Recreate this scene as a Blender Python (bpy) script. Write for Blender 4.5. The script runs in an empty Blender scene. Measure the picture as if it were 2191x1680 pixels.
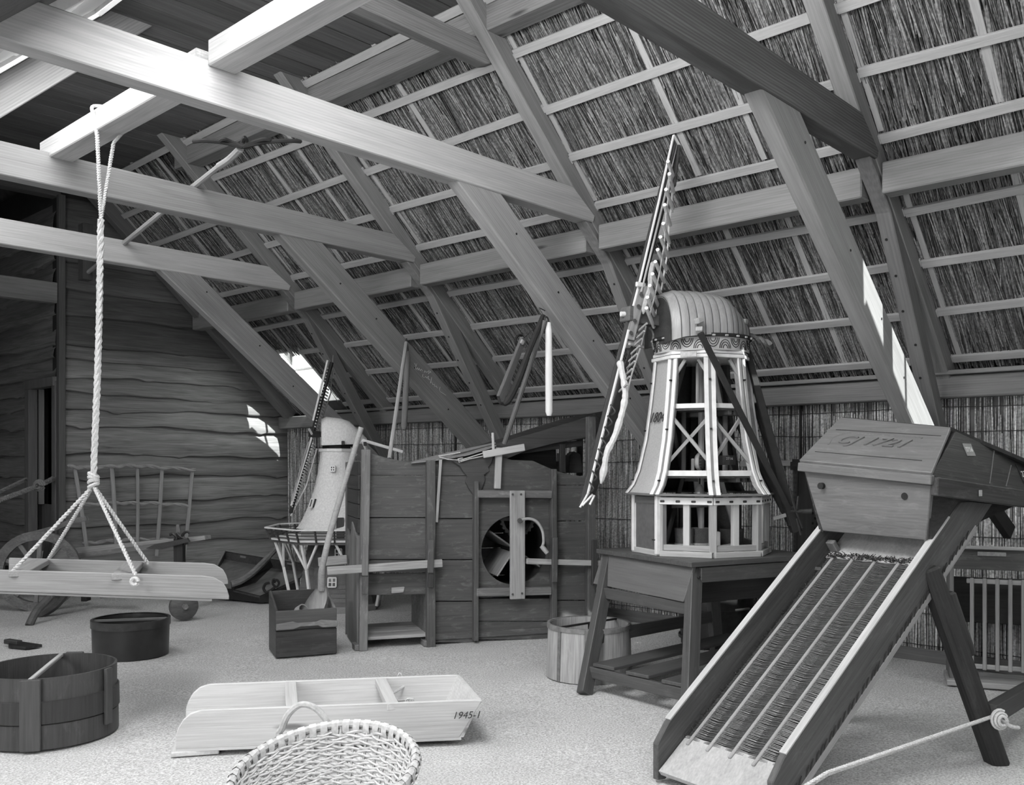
import bpy, bmesh, math, random
import numpy as np
from mathutils import Vector, Matrix
random.seed(4); rng = np.random.default_rng(4)
S = bpy.context.scene
COL = S.collection
V = Vector
Zv = V((0, 0, 1))
# ---------------------------------------------------------------- camera
F, CX, CY, H = 1990.0, 1095.5, 994.0, 1.4          # image 2191 x 1680
fw = V((.7320, .6813, 0)).normalized(); rt = V((fw.y, -fw.x, 0))
cam = bpy.data.cameras.new('camera'); cam.sensor_width = 36; cam.lens = 36 * F / 2191
cam.shift_y = (CY - 840) / 2191; cam.clip_start = .05
co = bpy.data.objects.new('camera', cam); COL.objects.link(co)
co.matrix_world = Matrix((
    (rt.x, 0, -fw.x, 0), (rt.y, 0, -fw.y, 0), (0, 1, 0, H), (0, 0, 0, 1)))
S.camera = co
# ---------------------------------------------------------------- world, sun, window and added fill light, exposure
S.view_settings.view_transform = 'Standard'; S.view_settings.look = 'None'
S.view_settings.gamma = 1; S.view_settings.use_curve_mapping = False
S.view_settings.exposure = -0.44
S.cycles.max_bounces = 6; S.cycles.diffuse_bounces = 3; S.cycles.glossy_bounces = 2; S.cycles.use_adaptive_sampling = True; S.cycles.adaptive_threshold = .1; S.cycles.adaptive_min_samples = 16; S.cycles.use_denoising = True; S.cycles.transparent_max_bounces = 8
S.cycles.caustics_reflective = False; S.cycles.caustics_refractive = False
S.cycles.sample_clamp_indirect = 6
w = bpy.data.worlds.new('sky'); S.world = w; w.use_nodes = True
w.node_tree.nodes['Background'].inputs[0].default_value = (.985, 1, .99, 1)
w.node_tree.nodes['Background'].inputs[1].default_value = 2.0
def sun(direction, e, ang=.6):
    l = bpy.data.lights.new('sun', 'SUN'); l.energy = e; l.angle = math.radians(ang)
    o = bpy.data.objects.new('sun', l); COL.objects.link(o)
    o.rotation_euler = V(direction).to_track_quat('-Z', 'Y').to_euler()
def area(name, loc, direction, sx, sy, e):
    l = bpy.data.lights.new(name, 'AREA'); l.shape = 'RECTANGLE'; l.size = sx; l.size_y = sy; l.energy = e
    o = bpy.data.objects.new(name, l); COL.objects.link(o); o.location = loc
    o.rotation_euler = V(direction).to_track_quat('-Z', 'Y').to_euler()
sun((.05, 1, -.80), 20)
# skylights: (x0, x1, y0, y1) bounds; most unseen ones over the camera's side are added fill
def T(x): return 2.05 + .93 * (6.85 - x)           # underside of the thatched slope
def U(x): return 1.96 + .93 * x if x > 1.2 else 3.076 - .15 * (1.2 - x)   # opposite slope
SKY_U = [(1.55, 2.55, 4.55, 6.0), (1.45, 2.5, 1.7, 3.6), (1.45, 2.5, -1.2, .4), (1.6, 2.5, 6.6, 7.9)]   # frosted, slope closed; first in view, second inferred, last two added for light
FILL_L = [(-2.0, -.7, 1.2, 3.4), (-1.0, .9, -1.6, -.2), (-2.2, -.7, 4.6, 7.2)]                             # frosted, unseen; added to brighten the floor and far left
SKY_T = [(5.15, 6.5, .25, 1.06), (6.22, 6.8, 9.13, 9.8), (5.2, 6.1, -1.9, -.7)]                             # clear
un = V((.93, 0, -1)).normalized(); tn = V((-.93, 0, -1)).normalized()
for (x0, x1, y0, y1), e in zip(SKY_U, (55, 235, 60, 40)):
    xm, ym = (x0 + x1) / 2, (y0 + y1) / 2
    area('skylight_daylight', V((xm, ym, U(xm))) + un * .03, un, y1 - y0, (x1 - x0) * 1.3, e)  # lamp hung under a closed pane
for (x0, x1, y0, y1), e in zip(FILL_L, (125, 125, 270)):
    xm, ym = (x0 + x1) / 2, (y0 + y1) / 2
    area('skylight_daylight', V((xm, ym, U(xm) - .02)), (.12, 0, -1), x1 - x0, y1 - y0, e)  # unseen fill lamp below the closed low ceiling
area('window_daylight', V((-2.9, 1.0, 1.35)), (1, .25, -.05), 1.6, 1.3, 135)  # unseen lamp at the opposite wall, added for even fill
for (x0, x1, y0, y1), e in zip(SKY_T, (45, 28, 110)):
    xm, ym = (x0 + x1) / 2, (y0 + y1) / 2
    area('skylight_daylight', V((xm, ym, T(xm))) - tn * .32, tn, y1 - y0, (x1 - x0) * 1.3, e)

# ---------------------------------------------------------------- picture geometry
CAM = V((0, 0, H))
def C(r, d, z): return rt * r + fw * d + V((0, 0, z))
def D(u, v, d): return C((u - CX) / F * d, d, H - (v - CY) / F * d)
def G(u, v, z=0): return D(u, v, (H - z) * F / (v - CY))
def onP(u, v, o, n):
    k = D(u, v, 1) - CAM
    return CAM + k * ((V(o) - CAM).dot(n) / k.dot(n))
def onX(u, v, X): return onP(u, v, (X, 0, 0), V((1, 0, 0)))
def onY(u, v, Y): return onP(u, v, (0, Y, 0), V((0, 1, 0)))
class Fr:
    def __init__(s, o, ex, ey=None):
        s.o = V(o); s.ex = V(ex).normalized(); s.ez = V((0, 0, 1))
        s.ey = s.ez.cross(s.ex).normalized() if ey is None else V(ey).normalized()
    def __call__(s, x, y, z=0): return s.o + s.ex * x + s.ey * y + s.ez * z
    def mat(s, o=None):
        m = Matrix((s.ex, s.ez.cross(s.ex), s.ez)).transposed().to_4x4(); m.translation = s.o if o is None else o
        return m
# ---------------------------------------------------------------- materials (all grey: the place is known from a black and white print)
MATS = {}
def _new(name):
    m = bpy.data.materials.new(name); m.use_nodes = True
    nt = m.node_tree; b = nt.nodes['Principled BSDF']
    return m, nt, b, nt.nodes.new, nt.links.new
def g(v): return (v, v * 1.005, v, 1)
def wood(v, con=.3, sc=1.0, rough=.7, worn=0.0, axis=0, rings=0.0):
    key = ('wood', v, con, sc, rough, worn, axis, rings)
    if key in MATS: return MATS[key]
    m, nt, b, N, L = _new('wood_%d' % len(MATS))
    tc = N('ShaderNodeTexCoord'); oi = N('ShaderNodeObjectInfo')
    off = N('ShaderNodeVectorMath'); off.operation = 'SCALE'; off.inputs[0].default_value = (13, 37, 71)
    L(oi.outputs['Random'], off.inputs['Scale'])
    add = N('ShaderNodeVectorMath'); L(tc.outputs['Object'], add.inputs[0]); L(off.outputs[0], add.inputs[1])
    def mp(a, c):
        q = N('ShaderNodeMapping'); s = [c, c, c]; s[axis] = a; q.inputs['Scale'].default_value = s
        L(add.outputs[0], q.inputs[0]); return q
    def nz(src, s, det, dist=0, r=.6):
        q = N('ShaderNodeTexNoise'); q.inputs['Scale'].default_value = s; q.inputs['Detail'].default_value = det
        q.inputs['Distortion'].default_value = dist; q.inputs['Roughness'].default_value = r
        L(src.outputs[0], q.inputs['Vector']); return q
    n1 = nz(mp(.55 * sc, 7 * sc), 2.2, 4, .8); n2 = nz(mp(2.5 * sc, 95 * sc), 1.0, 2)
    mx = N('ShaderNodeMath'); mx.operation = 'MULTIPLY_ADD'; mx.inputs[1].default_value = .45
    L(n2.outputs[0], mx.inputs[0]); 
    m1 = N('ShaderNodeMath'); m1.operation = 'MULTIPLY'; m1.inputs[1].default_value = .55; L(n1.outputs[0], m1.inputs[0])
    L(m1.outputs[0], mx.inputs[2])
    fac = mx
    if rings:
        wv = N('ShaderNodeTexWave'); wv.bands_direction = 'Z' if axis != 2 else 'X'; wv.inputs['Scale'].default_value = 9
        wv.inputs['Distortion'].default_value = 5; wv.inputs['Detail'].default_value = 2; wv.inputs['Detail Scale'].default_value = .6
        L(mp(.35, 2.2).outputs[0], wv.inputs['Vector'])
        ma = N('ShaderNodeMath'); ma.operation = 'MULTIPLY_ADD'; ma.inputs[1].default_value = -rings * .22
        L(wv.outputs['Fac'], ma.inputs[0]); L(mx.outputs[0], ma.inputs[2]); fac = ma
    mr = N('ShaderNodeMapRange'); mr.inputs[1].default_value = .3; mr.inputs[2].default_value = .7
    mr.inputs[3].default_value = v * (1 - con); mr.inputs[4].default_value = v * (1 + con); L(fac.outputs[0], mr.inputs[0])
    out = mr.outputs[0]
    if rings:
        vo = N('ShaderNodeTexVoronoi'); vo.inputs['Scale'].default_value = 1; L(mp(.8, 3.6).outputs[0], vo.inputs['Vector'])
        kr = N('ShaderNodeMapRange'); kr.inputs[1].default_value = .035; kr.inputs[2].default_value = .08; kr.inputs[3].default_value = .35; kr.inputs[4].default_value = 1; L(vo.outputs['Distance'], kr.inputs[0])
        km = N('ShaderNodeMath'); km.operation = 'MULTIPLY'; L(out, km.inputs[0]); L(kr.outputs[0], km.inputs[1]); out = km.outputs[0]
    if worn:
        n3 = nz(mp(3.0, 9.0), 2.4, 6, .4, .7)
        t = N('ShaderNodeMapRange'); t.inputs[1].default_value = .54; t.inputs[2].default_value = .75; t.inputs[4].default_value = worn
        L(n3.outputs[0], t.inputs[0])
        ad = N('ShaderNodeMath'); ad.operation = 'ADD'; L(out, ad.inputs[0]); L(t.outputs[0], ad.inputs[1]); out = ad.outputs[0]
    cb = N('ShaderNodeCombineColor'); [L(out, cb.inputs[i]) for i in range(3)]
    L(cb.outputs[0], b.inputs['Base Color']); b.inputs['Roughness'].default_value = rough
    b.inputs['Specular IOR Level'].default_value = .3
    bp = N('ShaderNodeBump'); bp.inputs['Strength'].default_value = .25; bp.inputs['Distance'].default_value = .006
    L(n2.outputs[0], bp.inputs['Height']); L(bp.outputs[0], b.inputs['Normal'])
    MATS[key] = m; return m
def plain(v, rough=.7, con=.12, scale=14, metal=0, bump=.15):
    key = ('plain', v, rough, con, scale, metal, bump)
    if key in MATS: return MATS[key]
    m, nt, b, N, L = _new('plain_%d' % len(MATS))
    tc = N('ShaderNodeTexCoord'); n = N('ShaderNodeTexNoise'); n.inputs['Scale'].default_value = scale; n.inputs['Detail'].default_value = 6
    L(tc.outputs['Object'], n.inputs['Vector'])
    mr = N('ShaderNodeMapRange'); mr.inputs[1].default_value = .3; mr.inputs[2].default_value = .7
    mr.inputs[3].default_value = v * (1 - con); mr.inputs[4].default_value = v * (1 + con); L(n.outputs[0], mr.inputs[0])
    cb = N('ShaderNodeCombineColor'); [L(mr.outputs[0], cb.inputs[i]) for i in range(3)]
    L(cb.outputs[0], b.inputs['Base Color']); b.inputs['Roughness'].default_value = rough; b.inputs['Metallic'].default_value = metal
    bp = N('ShaderNodeBump'); bp.inputs['Strength'].default_value = bump; bp.inputs['Distance'].default_value = .004
    L(n.outputs[0], bp.inputs['Height']); L(bp.outputs[0], b.inputs['Normal'])
    MATS[key] = m; return m
def reed_mat(lo, hi, name):
    m, nt, b, N, L = _new(name)
    ge = N('ShaderNodeNewGeometry'); mr = N('ShaderNodeMapRange')
    pw = N('ShaderNodeMath'); pw.operation = 'POWER'; pw.inputs[1].default_value = 1.3; L(ge.outputs['Random Per Island'], pw.inputs[0])
    mr.inputs[3].default_value = lo; mr.inputs[4].default_value = hi; L(pw.outputs[0], mr.inputs[0])
    tc = N('ShaderNodeTexCoord'); n = N('ShaderNodeTexNoise'); n.inputs['Scale'].default_value = 60; L(tc.outputs['Object'], n.inputs['Vector'])
    mu = N('ShaderNodeMath'); mu.operation = 'MULTIPLY'; L(mr.outputs[0], mu.inputs[0])
    m2 = N('ShaderNodeMapRange'); m2.inputs[1].default_value = .35; m2.inputs[2].default_value = .6; m2.inputs[3].default_value = .55; m2.inputs[4].default_value = 1.1
    L(n.outputs[0], m2.inputs[0]); L(m2.outputs[0], mu.inputs[1])
    cb = N('ShaderNodeCombineColor'); [L(mu.outputs[0], cb.inputs[i]) for i in range(3)]
    L(cb.outputs[0], b.inputs['Base Color']); b.inputs['Roughness'].default_value = .55; b.inputs['Specular IOR Level'].default_value = .35
    return m
def floor_mat():
    m, nt, b, N, L = _new('shell_grit')
    tc = N('ShaderNodeTexCoord')
    def nz(s, d): 
        n = N('ShaderNodeTexNoise'); n.inputs['Scale'].default_value = s; n.inputs['Detail'].default_value = d; n.inputs['Roughness'].default_value = .7
        L(tc.outputs['Object'], n.inputs['Vector']); return n
    a = nz(95, 4); c = nz(1.3, 4)
    m1 = N('ShaderNodeMapRange'); m1.inputs[1].default_value = .33; m1.inputs[2].default_value = .67; m1.inputs[3].default_value = .30; m1.inputs[4].default_value = .82; L(a.outputs[0], m1.inputs[0])
    m2 = N('ShaderNodeMapRange'); m2.inputs[1].default_value = .3; m2.inputs[2].default_value = .7; m2.inputs[3].default_value = .9; m2.inputs[4].default_value = 1.08; L(c.outputs[0], m2.inputs[0])
    mu = N('ShaderNodeMath'); mu.operation = 'MULTIPLY'; L(m1.outputs[0], mu.inputs[0]); L(m2.outputs[0], mu.inputs[1])
    cb = N('ShaderNodeCombineColor'); [L(mu.outputs[0], cb.inputs[i]) for i in range(3)]
    L(cb.outputs[0], b.inputs['Base Color']); b.inputs['Roughness'].default_value = .95
    bp = N('ShaderNodeBump'); bp.inputs['Strength'].default_value = .6; bp.inputs['Distance'].default_value = .012
    L(a.outputs[0], bp.inputs['Height']); L(bp.outputs[0], b.inputs['Normal'])
    return m
def glass_mat():
    m, nt, b, N, L = _new('window_glass')
    t = N('ShaderNodeBsdfTransparent'); t.inputs[0].default_value = (.95, .96, .95, 1)
    gl = N('ShaderNodeBsdfGlossy'); gl.inputs['Roughness'].default_value = .02
    mx = N('ShaderNodeMixShader'); mx.inputs[0].default_value = .06; L(t.outputs[0], mx.inputs[1]); L(gl.outputs[0], mx.inputs[2])
    L(mx.outputs[0], nt.nodes['Material Output'].inputs[0]); return m
def mesh_mat(v, sc, lo):                                            # punched sheet: rows of dark slots
    m, nt, b, N, L = _new('punched_sheet')
    tc = N('ShaderNodeTexCoord'); br = N('ShaderNodeTexBrick'); br.inputs['Scale'].default_value = sc
    br.inputs['Color1'].default_value = g(lo); br.inputs['Color2'].default_value = g(lo); br.inputs['Mortar'].default_value = g(v)
    br.inputs['Mortar Size'].default_value = .07; br.inputs['Brick Width'].default_value = .25; br.inputs['Row Height'].default_value = .25
    mp = N('ShaderNodeMapping'); mp.inputs['Rotation'].default_value = (0, 0, 0); L(tc.outputs['UV'], mp.inputs[0]); L(mp.outputs[0], br.inputs['Vector'])
    L(br.outputs[0], b.inputs['Base Color']); b.inputs['Roughness'].default_value = .6; return m
pine = wood(.46, .22, rough=.6, rings=.5); pine2 = wood(.30, .28, rough=.65, rings=.6); pined = wood(.22, .3, rough=.65, rings=.5)
batm = wood(.40, .2, sc=1.6); plankm = wood(.10, .35); logm = wood(.125, .55, rough=.6); logd = wood(.07, .5)
win = wood(.095, .3, rough=.55, worn=.10); winl = wood(.17, .4, worn=.12); winp = wood(.36, .35, sc=1.5)
tabm = wood(.075, .3, rough=.45, worn=.03); troughm = wood(.30, .2, rough=.6, rings=.4); trough2 = wood(.58, .16, rough=.6, rings=.3)
dark = wood(.03, .4, rough=.45); darkm = wood(.05, .4, rough=.5); iron = plain(.05, .45, .3, 30, .6)
white = plain(.72, .55, .08, 20); cream = plain(.5, .7, .12, 40); ropem = plain(.55, .9, .2, 120, 0, .5); ropeg = plain(.2, .9, .3, 120, 0, .5)
black = plain(.012, .8, .3, 20); stick = wood(.33, .25, sc=2); stickd = wood(.12, .3, sc=2); glass = glass_mat(); lettr = plain(.6, .8, .2, 60); inkm = plain(.04, .8)
# ---------------------------------------------------------------- objects
WM = {}
def link(o, M, parent=None):
    COL.objects.link(o); WM[o] = M.copy()
    if parent is not None:
        o.parent = parent; o.matrix_basis = WM[parent].inverted() @ M
    else:
        o.matrix_basis = M
def tag(o, label=None, cat=None, group=None, kind=None):
    if label: o['label'] = label
    if cat: o['category'] = cat
    if group: o['group'] = group
    if kind: o['kind'] = kind
    return o
def thing(name, label, cat, loc, group=None):
    o = bpy.data.objects.new(name, None); o.empty_display_size = .1
    link(o, Matrix.Translation(V(loc))); return tag(o, label, cat, group)
class MB:
    def __init__(s): s.v = []; s.f = []
    def add(s, vs, fs):
        k = len(s.v); s.v += [V(p) for p in vs]; s.f += [tuple(k + i for i in f) for f in fs]; return s
    def hexa(s, b, t):                                              # two quads
        return s.add(list(b) + list(t), [(3, 2, 1, 0), (4, 5, 6, 7), (0, 1, 5, 4), (1, 2, 6, 5), (2, 3, 7, 6), (3, 0, 4, 7)])
    def bar(s, p0, p1, w, h, up=Zv, w1=None, h1=None):
        p0, p1 = V(p0), V(p1); x = (p1 - p0).normalized(); y = V(up).cross(x)
        if y.length < 1e-4: y = V((1, 0, 0)).cross(x)
        y.normalize(); z = x.cross(y); w1 = w if w1 is None else w1; h1 = h if h1 is None else h1
        q = lambda p, a, b: [p - y * a / 2 - z * b / 2, p + y * a / 2 - z * b / 2, p + y * a / 2 + z * b / 2, p - y * a / 2 + z * b / 2]
        return s.hexa(q(p0, w, h), q(p1, w1, h1))
    def prism(s, pts, vec):
        n = len(pts); vec = V(vec)
        return s.add(list(pts) + [V(p) + vec for p in pts], [tuple(range(n - 1, -1, -1)), tuple(range(n, 2 * n))] + [(i, (i + 1) % n, n + (i + 1) % n, n + i) for i in range(n)])
    def tube(s, pts, r, n=8, closed=False, cap=True):
        pts = [V(p) for p in pts]; m = len(pts); R = r if isinstance(r, (list, tuple)) else [r] * m
        k = len(s.v); up = None
        for i, p in enumerate(pts):
            a = pts[i - 1] if (i or closed) else p; c = pts[(i + 1) % m] if (i < m - 1 or closed) else p
            x = (c - a).normalized()
            if up is None:
                up = V((0, 0, 1)) if abs(x.z) < .9 else V((1, 0, 0))
            y = up.cross(x); y.normalize(); up = x.cross(y)
            for j in range(n):
                t = 2 * math.pi * j / n; s.v.append(p + (y * math.cos(t) + up * math.sin(t)) * R[i])
        for i in range(m if closed else m - 1):
            a, b2 = k + i * n, k + ((i + 1) % m) * n
            for j in range(n): s.f.append((a + j, a + (j + 1) % n, b2 + (j + 1) % n, b2 + j))
        if cap and not closed:
            s.f.append(tuple(k + j for j in range(n - 1, -1, -1))); s.f.append(tuple(k + (m - 1) * n + j for j in range(n)))
        return s
    def rings(s, rows, closed=True, cap0=False, cap1=False):        # list of rows of points
        k = len(s.v); n = len(rows[0])
        for r in rows: s.v += [V(p) for p in r]
        for i in range(len(rows) - 1):
            for j in range(n if closed else n - 1):
                a, b2 = k + i * n, k + (i + 1) * n; s.f.append((a + j, a + (j + 1) % n, b2 + (j + 1) % n, b2 + j))
        if cap0: s.f.append(tuple(k + j for j in range(n - 1, -1, -1)))
        if cap1: s.f.append(tuple(k + (len(rows) - 1) * n + j for j in range(n)))
        return s
    def lathe(s, o, prof, n=32, ex=V((1, 0, 0)), ey=V((0, 1, 0)), ez=Zv, sx=1, sy=1, cap0=False, cap1=False, a0=0, a1=2 * math.pi):
        full = abs(a1 - a0 - 2 * math.pi) < 1e-6; m = n if full else n + 1
        rows = [[V(o) + ez * z + ex * (math.cos(a0 + (a1 - a0) * j / n) * r * sx) + ey * (math.sin(a0 + (a1 - a0) * j / n) * r * sy) for j in range(m)] for r, z in prof]
        return s.rings(rows, full, cap0, cap1)
    def build(s, name, mat, parent=None, M=None, bev=0.0, smooth=False, label=None, cat=None, group=None, kind=None):
        if M is None:
            M = Matrix.Translation(WM[parent].translation) if parent is not None else Matrix.Translation(sum(s.v, V()) / len(s.v))
        I = M.inverted(); me = bpy.data.meshes.new(name)
        me.from_pydata([I @ p for p in s.v], [], s.f)
        bm = bmesh.new(); bm.from_mesh(me)
        bmesh.ops.recalc_face_normals(bm, faces=bm.faces)
        if bev: bmesh.ops.bevel(bm, geom=bm.edges[:], offset=bev, segments=1, affect='EDGES', clamp_overlap=True)
        bm.to_mesh(me); bm.free()
        if smooth:
            me.polygons.foreach_set('use_smooth', [True] * len(me.polygons))
            try: me.set_sharp_from_angle(angle=math.radians(40))
            except Exception: pass
        me.materials.append(mat); o = bpy.data.objects.new(name, me); link(o, M, parent)
        return tag(o, label, cat, group, kind)
def axes(p0, p1, up=Zv):
    x = (V(p1) - V(p0)).normalized(); y = V(up).cross(x)
    if y.length < 1e-4: y = V((1, 0, 0)).cross(x)
    y.normalize(); z = x.cross(y); M = Matrix((x, y, z)).transposed().to_4x4(); M.translation = V(p0); return M
def bar(name, p0, p1, w, h, mat, parent=None, up=Zv, bev=.004, w1=None, h1=None, **k):
    return MB().bar(p0, p1, w, h, up, w1, h1).build(name, mat, parent, axes(p0, p1, up), min(bev, w * .2, h * .2), **k)
def tube(name, pts, r, mat, parent=None, n=8, closed=False, **k):
    return MB().tube(pts, r, n, closed).build(name, mat, parent, axes(pts[0], pts[1]), smooth=True, **k)
def rope(name, pts, r, mat, parent=None, turns=60, strands=2, **k):  # strands twisted round each other
    pts = [V(p) for p in pts]; out = MB(); ln = [0]
    for a, b2 in zip(pts, pts[1:]): ln.append(ln[-1] + (b2 - a).length)
    n = max(12, int(turns * ln[-1] * 4))
    for st in range(strands):
        q = []
        for i in range(n + 1):
            t = ln[-1] * i / n; j = max(x for x in range(len(ln)) if ln[x] <= t + 1e-9); j = min(j, len(pts) - 2)
            p = pts[j].lerp(pts[j + 1], (t - ln[j]) / max(1e-6, ln[j + 1] - ln[j])); x = (pts[j + 1] - pts[j]).normalized()
            y = x.cross(V((.3, .5, .2)) if abs(x.z) > .8 else Zv).normalized(); z = x.cross(y); a = 2 * math.pi * (turns * t + st / strands)
            q.append(p + (y * math.cos(a) + z * math.sin(a)) * r * .5)
        out.tube(q, r * .62, 5)
    return out.build(name, mat, parent, axes(pts[0], pts[1]), smooth=True, **k)
def spline(pts, n=8):
    pts = [V(p) for p in pts]; q = [pts[0]] + pts + [pts[-1]]; out = []
    for i in range(1, len(q) - 2):
        for j in range(n):
            t = j / n; a, b2, c, d = q[i - 1], q[i], q[i + 1], q[i + 2]
            out.append(.5 * ((2 * b2) + (c - a) * t + (2 * a - 5 * b2 + 4 * c - d) * t * t + (3 * b2 - a - 3 * c + d) * t ** 3))
    return out + [pts[-1]]
def text(name, s, M, size, mat, parent, ext=.001, shear=0, align='CENTER'):
    cu = bpy.data.curves.new(name, 'FONT'); cu.body = s; cu.size = size; cu.extrude = ext; cu.shear = shear; cu.align_x = align; cu.align_y = 'CENTER'; cu.resolution_u = 3
    o = bpy.data.objects.new(name, cu); COL.objects.link(o); bpy.context.view_layer.update()
    me = bpy.data.meshes.new_from_object(o.evaluated_get(bpy.context.evaluated_depsgraph_get())); bpy.data.objects.remove(o)
    me.materials.clear(); me.materials.append(mat); o = bpy.data.objects.new(name, me); link(o, M, parent); return o
def facing(p, right, up):                                           # matrix of a flat thing whose x runs along right and y along up
    x = V(right).normalized(); y = (V(up) - x * V(up).dot(x)).normalized(); z = x.cross(y)
    M = Matrix((x, y, z)).transposed().to_4x4(); M.translation = V(p); return M
def reeds(name, starts, dirs, lens, rad, mat, parent, kind='stuff', droop=None):
    n = len(starts); d = dirs / np.linalg.norm(dirs, axis=1)[:, None]
    a = np.cross(d, np.array([.31, .5, .81])); a /= np.linalg.norm(a, axis=1)[:, None]; b = np.cross(d, a)
    ends = starts + d * lens[:, None]
    vs = np.zeros((n, 6, 3)); ph = rng.uniform(0, 2, n)
    for j in range(3):
        t = ph + j * 2.0944; o = (a * np.cos(t)[:, None] + b * np.sin(t)[:, None]) * rad[:, None]
        vs[:, j] = starts + o; vs[:, 3 + j] = ends + o
    base = (np.arange(n) * 6)[:, None]
    q = np.concatenate([base + np.array([0, 1, 4, 3]), base + np.array([1, 2, 5, 4]), base + np.array([2, 0, 3, 5])], 1).reshape(-1, 4)
    me = bpy.data.meshes.new(name); me.vertices.add(n * 6); me.vertices.foreach_set('co', vs.ravel())
    me.loops.add(q.size); me.loops.foreach_set('vertex_index', q.ravel().astype(np.int32))
    me.polygons.add(len(q)); me.polygons.foreach_set('loop_start', np.arange(0, q.size, 4, dtype=np.int32))
    try: me.polygons.foreach_set('loop_total', np.full(len(q), 4, dtype=np.int32))
    except Exception: pass
    me.update(calc_edges=True); me.validate(); me.materials.append(mat)
    o = bpy.data.objects.new(name, me); link(o, Matrix(), parent); return tag(o, kind=kind)
# ================================================================ THE BUILDING
X0, X1, Y0, Y1 = -3.0, 6.85, -2.6, 10.4
# floor: shell grit, slightly uneven
fb = MB(); nx, ny = 110, 160
def fz(x, y): return .008 * math.sin(2.1 * x + 1.3 * y) * math.sin(1.7 * y - .8 * x) + .004 * math.sin(5.1 * x + 2) * math.sin(4.3 * y)
rows = [[V((X0 - .1 + (X1 + .2 - X0) * i / nx, Y0 - .1 + (13.6 - Y0) * j / ny, 0)) for i in range(nx + 1)] for j in range(ny + 1)]
for r in rows:
    for p in r: p.z = fz(p.x, p.y) - .008
fb.rings(rows, closed=False).build('floor', floor_mat(), None, Matrix(), smooth=True, kind='structure')
# thatched slope, opposite slope: slabs with openings
def slab(fn, xs, ys, th, holes):
    m = MB()
    for xa, xb in zip(xs, xs[1:]):
        for ya, yb in zip(ys, ys[1:]):
            if any(h[0] < (xa + xb) / 2 < h[1] and h[2] < (ya + yb) / 2 < h[3] for h in holes): continue
            b = [V((xa, ya, fn(xa))), V((xb, ya, fn(xb))), V((xb, yb, fn(xb))), V((xa, yb, fn(xa)))]
            m.hexa(b, [p + Zv * th for p in b])
    return m
def cuts(lo, hi, holes, i, extra=()): return sorted(set([lo, hi] + [h[i] for h in holes] + [h[i + 1] for h in holes] + list(extra)))
ceil = slab(lambda x: T(x) + .11, cuts(3.47, 7.05, SKY_T, 0), cuts(Y0 - .2, 13.3, SKY_T, 2), .12, SKY_T).build('ceiling', plain(.09, .95, .3, 8), None, Matrix(), kind='structure')
HU = SKY_U + FILL_L
slab(U, cuts(-3.1, 3.475, [], 0, (1.2,)), [Y0 - .2, 13.2], .12, []).build('ceiling', plankm, None, Matrix(), kind='structure')
# thatch reeds in view of the room
def thatch(ya, yb, n, seed):
    x = rng.uniform(4.2, 6.9, n); y = rng.uniform(ya, yb, n); L = rng.uniform(.45, 1.0, n); h = rng.uniform(.012, .09, n)
    # courses end just above the purlin and above the wall plate
    end = np.where(rng.uniform(0, 1, n) < .16, np.where(x < 5.35, 5.42, 6.72) + rng.normal(0, .035, n), x + L * .73)
    end = np.minimum(end, 6.84 + rng.normal(0, .02, n)); st = end - L * .73
    jit = rng.normal(0, .06, n); dr = np.abs(rng.normal(0, .012, n))
    s = np.stack([st, y, 2.05 + .93 * (6.85 - st) + h], 1); e = np.stack([end, y + jit * L, 2.05 + .93 * (6.85 - end) + np.maximum(h - dr, .008)], 1)
    k = np.ones(n, bool)
    for hx0, hx1, hy0, hy1 in SKY_T: k &= ~((end > hx0) & (st < hx1) & (y > hy0 - .09) & (y < hy1 + .09))
    s, e = s[k], e[k]; d = e - s; le = np.linalg.norm(d, axis=1)
    return reeds('reed_thatch', s, d, le, rng.uniform(.0028, .0070, len(s)), reedm, ceil)
reedm = reed_mat(.045, .40, 'reed')
for ya, yb, n in ((-1.2, 2.2, 17000), (2.2, 4.3, 13000), (4.3, 6.3, 11000), (6.3, 8.25, 9000), (8.25, 10.35, 8000)): thatch(ya, yb, n, 0)
# battens and the thin strips that run up the slope
ORD = ['nearest', 'second', 'third', 'farthest']
TY = [2.2, 4.3, 6.3, 8.25]
for i, x in enumerate((4.29, 4.59, 4.89, 5.18, 5.48, 5.86, 6.16, 6.45, 6.76)):
    for a, b2 in zip([-1.4] + TY, TY + [10.3]):
        z = T(x) - .005; o = random.uniform(-.012, .012)
        if x > 6.1 and a > 8: b2 = 9.10
        seg = [(a - (.06 if a > 0 else 0), b2 - .06)]
        if a < 0 and 5.1 < x < 6.5: seg = [(-1.4, .22), (1.28, 2.14)]
        for a1, b1 in seg: bar('batten', (x + o, a1, z - .93 * o), (x - o, b1, z + .93 * o), .058, .024, batm, ceil, up=V((.93, 0, 1)), bev=.002)
for k, yy in enumerate(TY + [10.2]):
    for dy, wd in ((.085, .035), (.70 if k == 0 else .95, .045)) + (((1.42, .04),) if k not in (0, 2) else ()):
        for xa, xb in ((4.25, 5.46), (5.72, 6.78)):
            if yy - dy > 9 and xb > 6: xb = 6.2
            bar('strip', (xa, yy - dy + random.uniform(-.01, .01), T(xa) + .012), (xb, yy - dy + random.uniform(-.02, .02), T(xb) + .012), wd, .012, batm, ceil, up=V((.93, 0, 1)), bev=.001)
# boarded loft ceiling on the collars
for i in range(62):
    y = Y0 + .21 * i; v = random.choice((plankm, plankm, wood(.085, .4), wood(.125, .35)))
    bar('ceiling_plank', (2.72, y + .1, 4.47 + random.uniform(-.004, .004)), (4.45, y + .1, 4.47 + random.uniform(-.004, .004)), .198, .025, v, ceil, bev=.004)
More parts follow.
